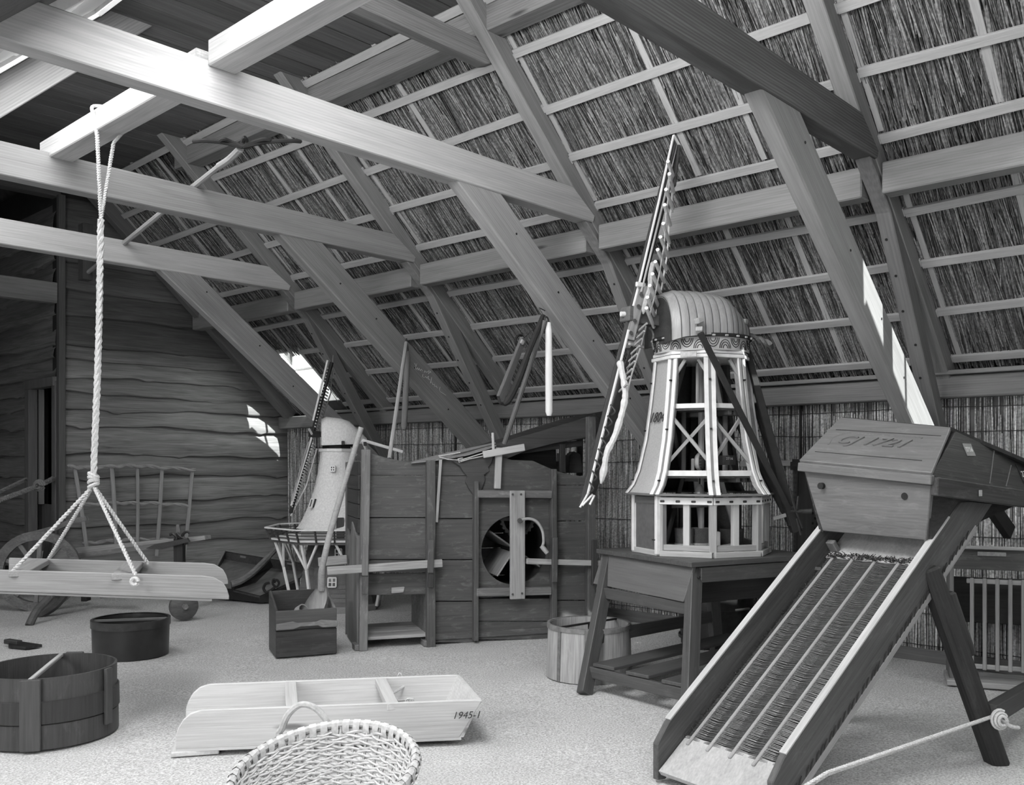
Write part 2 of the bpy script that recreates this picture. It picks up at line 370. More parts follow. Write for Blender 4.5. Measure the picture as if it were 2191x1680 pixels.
# --- timber frame
for k, y in enumerate(TY):
    m = pine if k in (1, 3) else pine2
    nm = ORD[k]
    p = [V((-.6 if k < 2 else .3, y - .06, 3.2)), V((5.44, y - .06, 3.19)), V((5.46, y - .06, 3.24)), V((5.21, y - .06, 3.40)), V((-.6 if k < 2 else .3, y - .06, 3.41))]
    MB().prism(p, (0, .12, 0)).build('tie_beam', {0: wood(.13, .35, rings=1.0), 1: wood(.43, .18, rough=.55, rings=.4), 2: wood(.30, .2, rings=.4), 3: wood(.50, .2, rings=.3)}[k], None, axes((2, y, 3.3), (3, y, 3.3)), .006,
        label=['dark heavy tie beam with coarse grain underneath, nearest on the right', 'pale smooth tie beam, brightest and longest across the upper left', 'grey tie beam behind the bright one, second from the back', 'short pale tie beam farthest back, before the log wall'][k], cat='beam', group='tie beams of the roof trusses')
    bar('principal_rafter', (6.80, y, T(6.80) - .085), (3.6, y, T(3.6) - .085), .105, .135, wood(.24, .25, rings=.4), None, V((.93, 0, 1)), .006,
        label='straight rafter under the thatch at the %s truss, above its tie beam end' % nm, cat='rafter', group='rafters under the thatch')
    p = [V((4.05, y - .05, 3.2)), V((4.46, y - .05, 3.2)), V((6.78, y - .05, 1.385)), V((6.80, y - .05, 1.07))]
    brc = MB().prism(p, (0, .10, 0)).build('diagonal_brace', wood([.27, .33, .24, .33][k], .22, rough=.6, rings=.4), None, axes((5, y, 2), (5.788, y, 1.384)), .008,
        label=['wide diagonal brace with a sunlit white lower end, behind the hopper', 'broad pale diagonal brace with nail holes from the bright tie beam', 'diagonal brace with chalk scribbles, a flail hanging on it', 'pale diagonal brace cutting across the log wall, farthest back'][k], cat='brace', group='long diagonal braces')
    lo = [V((5.36, y - .047, 3.19)), V((5.67, y - .047, 2.93)), V((6.48, y - .047, 1.73)), V((6.80, y - .047, 1.25))]
    up = [V((6.80, y - .047, 1.47)), V((5.80, y - .047, 2.97)), V((5.57, y - .047, 3.19))]
    leg = MB().prism(lo + up, (0, .095, 0)).build('truss_leg', wood([.17, .2, .22, .2][k], .25, rings=.4), None, axes((6, y, 2.4), (6.56, y, 1.57)), .006,
        label='steep kinked truss leg with dark peg holes below the %s tie beam tip' % nm, cat='post', group='kinked truss legs')
    for q in range(5):
        t = .1 + .19 * q + random.uniform(-.03, .03); s_ = V((4.35, y - .05, 3.13)).lerp(V((6.7, y - .05, 1.28)), t) + Zv * random.uniform(-.06, .06)
        tube('peg', [s_ + V((0, .006, 0)), s_ - V((0, .003, 0))], .008, black, brc, 6)
    for q in range(5):                                              # dark peg heads on the inner face
        t = .12 + .17 * q; c = lo[1].lerp(lo[2], t) + V((0, random.uniform(.03, .065), 0)); nn = V((-.83, 0, -.56))
        tube('peg', [c - nn * .01, c + nn * .003], .009, black, leg, 6)
bar('principal_rafter', (6.80, 10.2, T(6.80) - .085), (3.6, 10.2, T(3.6) - .085), .11, .14, wood(.13, .25), None, V((.93, 0, 1)), .006,
    label='dark end rafter under the thatch against the log gable', cat='rafter', group='rafters under the thatch')
bays = [(-1.4, 2.14), (2.26, 4.24), (4.36, 6.24), (6.36, 8.19), (8.31, 10.3)]
bn = ['right of the nearest truss', 'between nearest and second truss', 'between second and third truss', 'between third and farthest truss', 'between farthest truss and log wall']
for (a, b2), n in zip(bays, bn):
    bar('purlin', (5.56, a, 3.09), (5.56, b2, 3.09), .13, .185, wood(.24, .22, rings=.4), None, bev=.008, label='square purlin under the thatch ' + n, cat='purlin', group='purlins half way up the thatch')
bar('wall_plate', (6.80, -1.6, 1.935), (6.80, 10.38, 1.935), .15, .15, wood(.19, .25, rings=.4), None, bev=.008, label='long wall plate along the top of the reed wall', cat='beam')
bar('wall_plate_board', (6.74, -1.6, 2.03), (6.74, 9.2, 2.03), .12, .03, wood(.2, .25), ceil, bev=.004)
bar('loft_purlin', (4.40, 1.2, 4.33), (4.40, 8.45, 4.33), .16, .20, pined, None, bev=.01, label='long purlin edging the boarded loft ceiling, on the upper collars', cat='purlin')
for k in (0, 1):
    y = TY[k] + .11
    MB().prism([V((2.35, y - .05, 4.08)), V((4.44, y - .05, 4.08)), V((4.52, y - .05, 4.11)), V((4.34, y - .05, 4.225)), V((2.5, y - .05, 4.225))], (0, .1, 0)).build('collar_beam', pined, None, axes((3, y, 4.15), (4, y, 4.15)), .006,
        label='upper collar beam under the loft boards at the %s truss' % ORD[k], cat='beam', group='upper collars')
for a, b2, n in ((-1.4, 2.26, 'nearest, mostly out of view'), (2.26, 4.24, 'before the bright tie beam, chipped upper edge'), (4.36, 6.40, 'behind the bright tie beam, white rope tied to it')):
    bar('joist', (2.42, a, 3.44), (2.42, b2, 3.44), .15, .13, pine, None, bev=.006, label='pale loft joist ' + n, cat='joist', group='loft joists')
for y, n in ((6.3, 'bright rafter of the opposite slope by the skylight, upper left'), (2.2, 'rafter of the opposite slope above the nearest tie beam')):
    bar('opposite_rafter', (1.5, y, U(1.5) - .19), (3.1, y, U(3.1) - .19), .10, .20, pine, None, V((-.93, 0, 1)), .005, label=n, cat='rafter', group='rafters of the opposite slope')
# skylights: frame and pane
def skylight(name, h, fn, lift, th, pm=glass):
    x0, x1, y0, y1 = h; q = lambda x, y, o: V((x, y, fn(x) + lift + o)); f = MB()
    f.bar(q(x0, y0, 0), q(x1, y0, 0), .04, th); f.bar(q(x0, y1, 0), q(x1, y1, 0), .04, th)
    f.bar(q(x0, y0, 0), q(x0, y1, 0), .04, th); f.bar(q(x1, y0, 0), q(x1, y1, 0), .04, th)
    o = f.build(name, white, None, axes(q(x0, y0, 0), q(x1, y0, 0)), .003, kind='structure')
    gm = MB().hexa([q(x0, y0, .02), q(x1, y0, .02), q(x1, y1, .02), q(x0, y1, .02)], [q(x0, y0, .026), q(x1, y0, .026), q(x1, y1, .026), q(x0, y1, .026)])
    gm.build('pane', pm, o)
    bar('glazing_bar', q((x0 + x1) / 2, y0, .03), q((x0 + x1) / 2, y1, .03), .03, .03, white, o)
    return o
skylight('window_1', SKY_T[1], T, .16, .16)
frost = plain(.8, .5, .02)
skylight('window_2', SKY_U[0], U, -.03, .06, frost)
for i, h in enumerate(SKY_T[:1] + SKY_T[2:]): skylight('window_%d' % (3 + i), h, T, .16, .16)
for i, h in enumerate(SKY_U[1:] + FILL_L): skylight('window_%d' % (5 + i), h, U, -.03, .06, frost)  # unseen frames round the lamps, mostly added fill; slope stays closed
# --- right wall: reed mats
wr = MB().hexa([V((6.89, Y0, -.1)), V((7.05, Y0, -.1)), V((7.05, 13.3, -.1)), V((6.89, 13.3, -.1))], [V((6.89, Y0, 2.0)), V((7.05, Y0, 2.0)), V((7.05, 13.3, 2.0)), V((6.89, 13.3, 2.0))]).build('wall_right', plain(.16, .9, .3, 8), None, Matrix(), kind='structure')
n = 7000; y = rng.uniform(-1.6, 10.36, n); z0 = np.where(rng.uniform(0, 1, n) < .5, 0, rng.uniform(0, 1.2, n)); z1 = np.minimum(z0 + rng.uniform(.6, 1.9, n), 1.89)
s = np.stack([6.868 + rng.uniform(-.012, .016, n), y, z0], 1); e = np.stack([6.868 + rng.uniform(-.012, .016, n), y + rng.normal(0, .012, n), z1], 1)
d = e - s; reeds('reed_mat', s, d, np.linalg.norm(d, axis=1), rng.uniform(.003, .0058, n), reed_mat(.28, .95, 'wall_reed'), wr)
for zz in (.12, .34, .62, .9, 1.18, 1.42, 1.62, 1.8):
    tube('stitching_wire', [V((6.853, -1.6 + j * .4, zz + random.uniform(-.008, .008))) for j in range(30)], .0028, darkm, wr, 5)
for yy in (1.35, 3.3, 5.5, 7.2): bar('reed_strip', (6.85, yy, .04), (6.85, yy, 1.86), .012, .03, darkm, wr, bev=.001)
bar('baseboard_right', (6.83, -1.6, .04), (6.83, 10.36, .04), .03, .10, wood(.15, .3), None, kind='structure')
rail = bar('wall_rail', onX(1585, 993, 6.82), onX(1700, 991, 6.82), .035, .045, stick, wr)
# --- log gable: the front of a log room (plane y = 10.4) and its side wall with the door
lw = MB().hexa([V((4.02, 10.47, -.1)), V((7.0, 10.47, -.1)), V((7.0, 10.6, -.1)), V((4.02, 10.6, -.1))], [V((4.02, 10.47, 4.6)), V((7.0, 10.47, 4.6)), V((7.0, 10.6, 4.6)), V((4.02, 10.6, 4.6))]).build('wall_far', plain(.02, .9, .2, 8), None, Matrix(), kind='structure')
seams = [.17, .47, .71, .99, 1.256, 1.50, 1.81, 2.01, 2.18, 2.35, 2.55, 2.70, 3.02, 3.30, 3.60, 3.9, 4.25]
def logboard(p0, p1, nrm, za, zb, mat, par, amp):
    p0, p1 = V(p0), V(p1); Lx = (p1 - p0).length; n = max(6, int(Lx / .06)); ph = [random.uniform(0, 9) for _ in range(8)]
    low, knob = [], [random.uniform(0, Lx) for _ in range(2)]
    R = [[] for _ in range(7)]
    for i in range(n + 1):
        x = Lx * i / n; q = p0.lerp(p1, i / n)
        wv = amp * (.6 * math.sin(1.9 * x + ph[0]) + .35 * math.sin(4.7 * x + ph[1]) + .2 * math.sin(11 * x + ph[2])) - amp * .9 * sum(math.exp(-((x - k) / .07) ** 2) for k in knob)
        bz = za + wv; h = zb + .06 - bz; pr = .075 + .02 * math.sin(2.3 * x + ph[3])
        for r, (f, o) in enumerate(((0, -.02), (.0, pr * .55), (.03, pr * .9), (.10, pr), (.45, pr * .85), (.85, .018), (1, -.01))): R[r].append(q + V((0, 0, bz + h * f)) + nrm * o)
    return MB().rings(R, closed=False).build('log', mat, par, axes(p0 + V((0, 0, za)), p1 + V((0, 0, za))), smooth=True)
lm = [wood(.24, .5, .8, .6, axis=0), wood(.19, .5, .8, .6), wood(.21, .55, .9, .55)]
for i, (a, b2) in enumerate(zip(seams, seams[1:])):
    logboard((4.05, 10.46, 0), (6.9, 10.46, 0), V((0, -1, 0)), a, b2, lm[i % 3] if a < 2.6 else wood(.11, .5), lw, .03 if a < 2.5 else .015)  # upper boards darker: their shade is put into the colour
bar('sill_board', (4.05, 10.45, .08), (6.9, 10.45, .08), .03, .16, black, lw)  # black board stands in for the shade below the lowest log
bar('corner_post', (4.02, 10.37, 0), (4.02, 10.37, 4.3), .07, .07, wood(.10, .3), lw)
sw = MB()
for a, b2, z0, z1 in ((11.2, 13.2, -.1, 4.6), (10.5, 11.2, 2.28, 4.6)):
    sw.hexa([V((4.06, a, z0)), V((4.2, a, z0)), V((4.2, b2, z0)), V((4.06, b2, z0))], [V((4.06, a, z1)), V((4.2, a, z1)), V((4.2, b2, z1)), V((4.06, b2, z1))])
sw = sw.build('wall_side', plain(.02, .9, .2, 8), None, Matrix(), kind='structure')
for a, b2 in zip(seams, seams[1:]):
    logboard((4.07, 13.1, 0), (4.07, 11.26 if b2 < 2.36 else 10.5, 0), V((-1, 0, 0)), a, b2, lm[1], sw, .022)
dr = MB()
dr.bar((4.02, 11.22, 0), (4.02, 11.22, 2.3), .12, .10).bar((4.02, 10.48, 0), (4.02, 10.48, 2.3), .10, .08).bar((4.02, 10.44, 2.30), (4.02, 11.28, 2.30), .12, .10)
dr = dr.build('door_1', wood(.14, .3), None, axes((4.02, 11.2, 0), (4.02, 11.2, 1)), .004, kind='structure')
MB().hexa([V((4.12, 10.52, 0)), V((4.15, 10.52, 0)), V((4.15, 11.17, 0)), V((4.12, 11.17, 0))], [V((4.12, 10.52, .95)), V((4.15, 10.52, .95)), V((4.15, 11.17, .95)), V((4.12, 11.17, .95))]).build('lower_door_leaf', wood(.10, .3, axis=2), dr)
bar('door_edge', (4.08, 11.08, .95), (4.08, 11.08, 2.25), .05, .05, wood(.22, .3), dr)
# far, near and opposite ends of the barn, seen only from the side
MB().hexa([V((-3.1, 13.1, -.1)), V((7.1, 13.1, -.1)), V((7.1, 13.25, -.1)), V((-3.1, 13.25, -.1))], [V((-3.1, 13.1, 5.3)), V((7.1, 13.1, 5.3)), V((7.1, 13.25, 5.3)), V((-3.1, 13.25, 5.3))]).build('wall_back', plain(.02, .9, .2, 8), None, Matrix(), kind='structure')
MB().hexa([V((-3.1, Y0 - .1, -.1)), V((7.0, Y0 - .1, -.1)), V((7.0, Y0, -.1)), V((-3.1, Y0, -.1))], [V((-3.1, Y0 - .1, 5.3)), V((7.0, Y0 - .1, 5.3)), V((7.0, Y0, 5.3)), V((-3.1, Y0, 5.3))]).build('wall_near', wood(.2, .3), None, Matrix(), kind='structure')
wl = MB()
for a, b2, z0, z1 in ((Y0, .2, -.1, 2.4), (1.8, 13.2, -.1, 2.4), (.2, 1.8, -.1, .65), (.2, 1.8, 2.0, 2.4)):
    wl.hexa([V((-3.1, a, z0)), V((-3.0, a, z0)), V((-3.0, b2, z0)), V((-3.1, b2, z0))], [V((-3.1, a, z1)), V((-3.0, a, z1)), V((-3.0, b2, z1)), V((-3.1, b2, z1))])
wl.build('wall_left', wood(.25, .3), None, Matrix(), kind='structure')
MB().hexa([V((4.05, 10.45, 4.3)), V((4.05, 10.6, 4.3)), V((2.5, 10.6, 4.3)), V((2.5, 10.45, 4.3))], [V((4.05, 10.45, 5.3)), V((4.05, 10.6, 5.3)), V((2.5, 10.6, 5.3)), V((2.5, 10.45, 5.3))]).build('wall_loft', plankm, None, Matrix(), kind='structure')
bar('lintel_beam', (2.4, 10.42, 3.24), (3.98, 10.42, 3.24), .12, .22, wood(.2, .3), None, label='grey lintel beam left of the log wall corner, above the door', cat='beam')
bar('short_post', onY(183, 480, 9.6), onY(183, 600, 9.6), .12, .1, wood(.06, .3), lw)
# ================================================================ THE WINNOWING MACHINE
wo = C(-1.148, 7.03, 0); we = (rt * .951 + fw * .309).normalized(); wn = (-rt * .309 + fw * .951).normalized()
WMf = Fr(wo, we, wn); WD = .66
def W(u, v, off=0.0): return onP(u, v, wo + wn * off, wn)          # pixel -> point on the machine's face, off behind it
wm = thing('winnowing_machine', 'dark painted wooden winnowing machine with a round fan hole and crank', 'machine', wo)
fax = lambda p: axes(p, V(p) + we)
def plate(name, px, off, th, mat, par=wm, bev=.003, **k):           # board cut to an outline on the face
    pts = [W(u, v, off) for u, v in px]
    return MB().prism(pts, wn * th).build(name, mat, par, fax(pts[0]), bev, **k)
def fbar(name, a, b2, wpx, off, th, mat, par=wm, **k):             # strip along the face, wpx wide in pixels
    p, q = W(*a, off), W(*b2, off); wd = wpx * 7.3 / F
    return bar(name, p, q, th, wd, mat, par, up=wn.cross((q - p).normalized()), **k)
for (u0, v0), (u1, v1), wp in (((783, 962), (776, 1392), 17), ((921, 985), (921, 1388), 18), ((1018, 1030), (1017, 1371), 10), ((1183, 1004), (1184, 1330), 12), ((1264, 892), (1262, 1352), 18)):
    fbar('post', (u0, v0), (u1, v1), wp, -.02, .07, winl if u0 < 800 else win)
def boards(uL, uR, vs, off=.02):
    for a, b2 in zip(vs, vs[1:]): plate('panel_board', [(uL, a + 1), (uR, a + 1), (uR, b2 - 1), (uL, b2 - 1)], off, .02, win)
plate('panel_board', [(785, 967), (800, 972), (828, 980), (858, 986), (890, 990), (921, 990), (921, 1017), (785, 1017)], .02, .02, win)
boards(785, 921, [1017, 1108, 1198, 1226]); plate('chute_board', [(780, 1228), (916, 1226), (913, 1272), (779, 1274)], .05, .02, win)
plate('board_tab', [(838, 1258), (866, 1256), (864, 1268), (838, 1270)], .03, .02, winp)
plate('panel_board', [(921, 985), (945, 981), (985, 978), (1018, 982), (1018, 1018), (921, 1018)], .02, .02, win)
boards(921, 1018, [1018, 1110, 1198, 1287, 1376])
plate('panel_board', [(1018, 984), (1060, 975), (1095, 984), (1140, 986), (1183, 1005), (1183, 1052), (1018, 1052)], .02, .02, win)
boards(1018, 1183, [1280, 1330, 1370])
boards(1183, 1264, [1038, 1115, 1200, 1285, 1355]); plate('panel_board', [(1183, 1006), (1205, 1012), (1230, 1018), (1262, 1020), (1262, 1038), (1183, 1038)], .02, .02, win)
# panel with the round hole
hc, hr = W(1101, 1177, .02), 74 * 7.42 / F
q = [W(1018, 1052, .02), W(1183, 1052, .02), W(1183, 1280, .02), W(1018, 1280, .02)]
fp = MB(); N_ = 48; ro, ri = [], []
def sq(a):
    x, z = math.cos(a), math.sin(a); lx = lambda p: (p - hc).dot(we); lz = lambda p: p.z - hc.z
    k = min((lx(q[1]) if x > 0 else lx(q[0])) / x if abs(x) > 1e-6 else 9, ((lz(q[0])) if z > 0 else lz(q[3])) / z if abs(z) > 1e-6 else 9)
    return hc + we * x * k + Zv * z * k
for j in range(N_):
    a = 2 * math.pi * (j + .5) / N_; ri.append(hc + we * math.cos(a) * hr + Zv * math.sin(a) * hr); ro.append(sq(a))
b2 = [p + wn * .02 for p in ro]; b3 = [p + wn * .02 for p in ri]
fp.rings([ro, ri, b3, b2, ro]).build('fan_panel', win, wm, fax(hc))
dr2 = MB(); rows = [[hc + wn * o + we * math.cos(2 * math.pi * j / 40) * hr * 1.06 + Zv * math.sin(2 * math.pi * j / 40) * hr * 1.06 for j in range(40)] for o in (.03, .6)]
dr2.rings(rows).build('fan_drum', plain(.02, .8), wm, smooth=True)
ax0 = hc + we * .03
for i in range(4):
    a = math.radians(55 + 90 * i); dv = we * math.cos(a) + Zv * math.sin(a); tv = -we * math.sin(a) + Zv * math.cos(a)
    bar('fan_blade', ax0 + wn * .33 + dv * .03, ax0 + wn * .33 + dv * (hr * .95), .5, .014, winp if i in (2,) else winl, wm, up=tv)
tube('fan_axle', [ax0 - wn * .03, ax0 + wn * .62], .014, iron, wm)
# toothed gear ring
gc = W(1108, 1110, .05); gr = 40 * 7.4 / F; gm = MB(); rows = []
for j in range(96):
    a = 2 * math.pi * j / 96; r = gr * (1.0 if j % 4 < 2 else .93); dv = we * math.cos(a) + Zv * math.sin(a)
    rows.append([gc + dv * r, gc + dv * r + wn * .025, gc + dv * gr * .8 + wn * .025, gc + dv * gr * .8])
rows.append(rows[0]); gm.rings(rows).bar(gc - we * gr * .9 + wn * .012, gc + we * gr * .9 + wn * .012, .02, .03).bar(gc - Zv * gr * .9 + wn * .012, gc + Zv * gr * .9 + wn * .012, .02, .03).build('gear_wheel', iron, wm)
fbar('cross_bar', (1020, 1057), (1179, 1058), 16, -.03, .06, winl); fbar('cross_bar', (1018, 1267), (1178, 1264), 17, -.03, .06, winl)
bd = fbar('bearing_board', (1107, 1050), (1107, 1282), 33, -.07, .03, wood(.33, .45, worn=.05))
for u, v in ((1097, 1058), (1115, 1058), (1097, 1272), (1117, 1270)): tube('bolt', [W(u, v, -.08), W(u, v, -.094)], .009, iron, bd, 8)
cr = spline([W(1112, 1114, -.14), W(1130, 1110, -.14), W(1148, 1116, -.14), W(1160, 1135, -.14), W(1163, 1158, -.14), W(1160, 1171, -.14)])
ck = tube('crank', cr, .011, wood(.4, .2, sc=2), wm); tube('crank_grip', [W(1158, 1168, -.15), W(1164, 1175, -.16), W(1171, 1184, -.17)], [.018, .02, .017], winp, ck)
tube('crank_boss', [W(1112, 1114, -.06), W(1112, 1114, -.155)], .02, iron, wm)
# sliding rails and keepers
fbar('carrying_rail', (700, 1222), (946, 1205), 16, -.075, .04, winp); fbar('carrying_rail', (1126, 1201), (1306, 1206), 12, -.075, .035, winp)
for u, a, b2, m in ((782, 1165, 1232, winl), (782, 1234, 1272, win), (922, 1155, 1226, win), (922, 1228, 1258, darkm), (1187, 1150, 1246, win), (1272, 1155, 1252, darkm)):
    fbar('keeper', (u, a), (u - 1, b2), 12, -.11, .03, m)
p0 = W(681, 1203, .45); bar('carrying_rail', p0, W(742, 1197, .45), .04, .07, winp, wm)
# left end: plank side, rear post, platform
def wp(x, y, z): return WMf(x, y, z)
MB().prism([wp(-.02, .02, .02), wp(-.02, .10, 0), wp(-.02, .55, .0), wp(-.02, .6, .55), wp(-.02, .30, .95), wp(-.02, .05, .84)], we * .03).build('end_plank', wood(.17, .35, axis=2), wm)
bar('rear_post', wp(0.02, WD, 0), wp(0.02, WD, 1.42), .06, .06, win, wm); bar('rear_post', wp(1.88, WD, 0), wp(1.88, WD, 1.5), .06, .06, win, wm)
for i in range(5): bar('end_board', wp(.0, .05, .93 + .11 * i), wp(.0, WD - .02, .93 + .11 * i), .02, .106, darkm, wm)
for i in range(7):
    z = .62 + .125 * i; bar('back_board', wp(.05, WD - .03, z), wp(1.86, WD - .03, z), .02, .121, win, wm)
for i in range(4): bar('back_board', wp(.62, WD - .03, .12 + .13 * i), wp(1.86, WD - .03, .12 + .13 * i), .02, .126, win, wm)
for i in range(3): bar('platform_board', wp(.06, .03 + .2 * i + .09, .075), wp(.53, .03 + .2 * i + .09, .075), .196, .025, winp, wm)
MB().hexa([wp(.52, .04, .08), wp(.54, .04, .08), wp(.54, .6, .08), wp(.52, .6, .08)], [wp(.52, .04, .43), wp(.54, .04, .43), wp(.54, .6, .43), wp(.52, .6, .43)]).build('chute_side', winl, wm)
for x in (.0, .53, 1.86): bar('foot', wp(x, -.03, .02), wp(x, .1, .02), .09, .045, winl, wm)
bar('sill', wp(.56, .03, .06), wp(1.88, .03, .06), .05, .05, win, wm)
# inclined feed trough on top, bracket, shaped board, cloth and strings
plate('feed_trough_side', [(935, 985), (985, 969), (1060, 950), (1150, 925), (1200, 910), (1255, 893), (1258, 936), (1190, 948), (1130, 963), (1085, 982), (1020, 985)], .06, .025, wood(.06, .35))
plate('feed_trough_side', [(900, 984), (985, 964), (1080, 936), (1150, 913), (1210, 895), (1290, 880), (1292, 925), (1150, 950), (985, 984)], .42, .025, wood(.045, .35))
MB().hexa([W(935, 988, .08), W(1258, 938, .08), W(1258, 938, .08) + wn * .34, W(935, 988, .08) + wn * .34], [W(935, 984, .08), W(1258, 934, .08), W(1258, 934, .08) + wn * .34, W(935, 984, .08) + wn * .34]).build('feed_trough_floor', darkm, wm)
plate('shaped_board', [(965, 985), (985, 982), (1010, 979), (1057, 972), (1052, 990), (1045, 1000), (1048, 1008), (1036, 1016), (1038, 1028), (1033, 1040), (1028, 1052), (1018, 1056), (1012, 1058), (1003, 1045), (996, 1032), (1000, 1020), (990, 1008), (985, 998)], -.01, .02, wood(.07, .3))
br = fbar('bracket', (1068, 958), (1064, 1046), 14, -.05, .03, wood(.42, .2)); fbar('bracket_arm', (1034, 973), (1122, 957), 15, -.075, .03, wood(.5, .2), br); fbar('bracket_pin', (1054, 926), (1056, 968), 5, -.06, .02, wood(.5, .2), br)
fbar('thin_lath', (943, 984), (934, 1118), 6, -.03, .012, winp)
sh = [W(880, 992, -.01), W(940, 985, -.02), W(1000, 975, -.02), W(1062, 956, -.02)]; s2 = [W(878, 990, .25), W(940, 974, .25), W(985, 964, .25), W(1060, 948, .25)]
MB().rings([sh, s2, [p + Zv * .006 for p in s2], [p + Zv * .006 for p in sh], sh], closed=False).build('cloth', plain(.25, .8, .2, 40), wm, smooth=True)
for a in ([(940, 978), (958, 983), (985, 985), (1033, 970)], [(985, 988), (1005, 982), (1034, 976)], [(938, 976), (962, 972), (985, 968)], [(983, 990), (980, 982), (990, 980)]): tube('string', [W(u, v, -.03) for u, v in a], .0045, ropem, wm, 5)
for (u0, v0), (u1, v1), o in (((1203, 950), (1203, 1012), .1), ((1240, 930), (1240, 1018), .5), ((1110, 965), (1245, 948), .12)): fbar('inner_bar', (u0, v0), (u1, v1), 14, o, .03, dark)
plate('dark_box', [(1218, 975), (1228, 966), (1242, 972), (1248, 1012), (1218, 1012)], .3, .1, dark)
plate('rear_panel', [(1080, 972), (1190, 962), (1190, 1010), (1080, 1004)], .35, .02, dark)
plate('stop_board', [(1262, 892), (1262, 940), (1275, 945), (1285, 900), (1274, 885)], .2, .03, darkm)

# ================================================================ FLAILS AND TOOLS ON THE BRACES
def flail(label, head, foot, sw, hw, r0, r1, mats, grp):
    t = thing('flail', label, 'flail', head, grp)
    tube('handle', [head, head.lerp(foot, .5), foot], [r0 * .9, r0, r0], mats[0], t)
    a, b2 = sw; m = [a, a.lerp(b2, .08), a.lerp(b2, .5), a.lerp(b2, .96), b2]
    tube('swingle', m, [r1 * .55, r1 * .9, r1, r1, r1 * .6], mats[1], t, 12)
    mid = (head + a) / 2 + Zv * hw
    tube('thong', spline([head - Zv * .03, head + Zv * hw * .6, mid, a + Zv * .01, a - Zv * .04]), .006, darkm, t, 6)
Y = 6.19
flail('wooden flail hanging on the chalked brace above the winnowing machine', onY(869, 733, Y), onY(833, 982, Y - .55), (onY(873, 752, Y), onY(864, 920, Y - .08)), .05, .017, .026, (stick, wood(.17, .3, sc=2)), 'flails hung on the braces')
Y = 4.19
flail('flail with a white swingle hanging beside a long dark handle', onY(1166, 686, Y), onY(1079, 950, Y + .3), (onY(1174, 690, Y), onY(1175, 890, Y)), .03, .017, .026, (stickd, wood(.72, .1, sc=2)), 'flails hung on the braces')
Y = 4.6
cl = thing('wooden_clapper', 'dark wooden clapper tool with an iron ring hanging under the thatch', 'tool', onY(1120, 722, Y))
bar('body', onY(1120, 724, Y), onY(1070, 852, Y), .03, .05, stickd, cl, w1=.03, h1=.06); tube('ring', [onY(1112 + 9 * math.cos(a), 730 + 13 * math.sin(a), Y + .03) for a in np.linspace(0, 6.0, 14)], .010, black, cl, 6)
bar('tip', onY(1119, 728, Y - .03), onY(1116, 736, Y - .03), .02, .03, winp, cl); tube('cord', spline([onY(1160, 690, Y), onY(1140, 705, Y), onY(1121, 724, Y)]), .004, darkm, cl, 5)
si = thing('hay_knife', 'dark curved hay knife hanging from the brace beside the white swingle', 'tool', onY(1161, 676, 4.2))
kp = [onY(u, v, 4.22) for u, v in ((1163, 676), (1148, 712), (1128, 762), (1112, 805), (1098, 838), (1085, 860), (1078, 866))]
MB().tube(spline(kp, 5), [.02] * 12 + [.024] * 14 + [.02, .018, .015, .012, .01], 8).build('blade', black, si, smooth=True)
tube('hook', spline([kp[-1], onY(1070, 862, 4.22), onY(1066, 850, 4.22)]), .009, iron, si, 6)
tube('hanging_loop', [kp[0], kp[0] + V((0, .04, .06)), onY(1166, 665, 4.27)], .004, darkm, si, 5)
# hay fork lying over two tie beams
p3, p2 = D(265, 528, 8.31), D(415, 408, 6.76); dv = (p2 - p3); f0, f1 = p3 - dv * .75, p2 + dv * .62
fk = thing('hay_fork', 'long pole hay fork with black tines lying across two tie beams', 'fork', f1)
lift = Zv * .03
tube('pole', [f0 + lift, p3 + lift, p2 + lift, p2 + dv * .27 + lift], [.02, .022, .022, .018], stick, fk)
pj = p2 + dv * .27 + lift
tube('socket', spline([pj, pj + dv * .08 - Zv * .01, p2 + dv * .40 + Zv * .02, p2 + dv * .48 + Zv * .03]), .024, stick, fk)
tb = p2 + dv * .5 + Zv * .03
for i in range(5):
    k = (i - 2) * .055
    tube('tine', spline([tb, tb + rt * (k * 1.2) + Zv * .03, tb + rt * (k * 2.4 + .02) + Zv * (.05 - .01 * abs(i - 2)) + fw * -.03, tb + rt * (k * 3.2 + .03) + Zv * .035]), [.013] * 24 + [.005], black, fk, 6)
# chalk writing on the third brace
yb = 6.3 - .053; chalk = bpy.data.objects
cb = [o for o in bpy.data.objects if o.name.startswith('diagonal_brace') and 'chalk' in o.get('label', '')][0]
for s in ([(887, 777), (890, 783), (892, 778), (888, 790), (889, 786), (891, 791), (893, 787), (895, 792), (897, 788), (899, 793), (902, 790), (904, 794)], [(909, 793), (908, 797), (911, 795), (913, 797), (918, 793), (917, 800), (921, 795), (922, 798)],
          [(905, 801), (904, 806), (907, 808), (911, 806), (913, 809), (917, 805), (916, 810), (920, 813)], [(924, 807), (921, 820), (924, 817), (926, 823), (929, 822), (930, 827), (933, 826), (936, 831)], [(942, 828), (940, 834), (942, 838), (948, 842), (954, 846)]):
    tube('chalk_stroke', [onY(u, v, yb) for u, v in s], .0022, lettr, cb, 4)
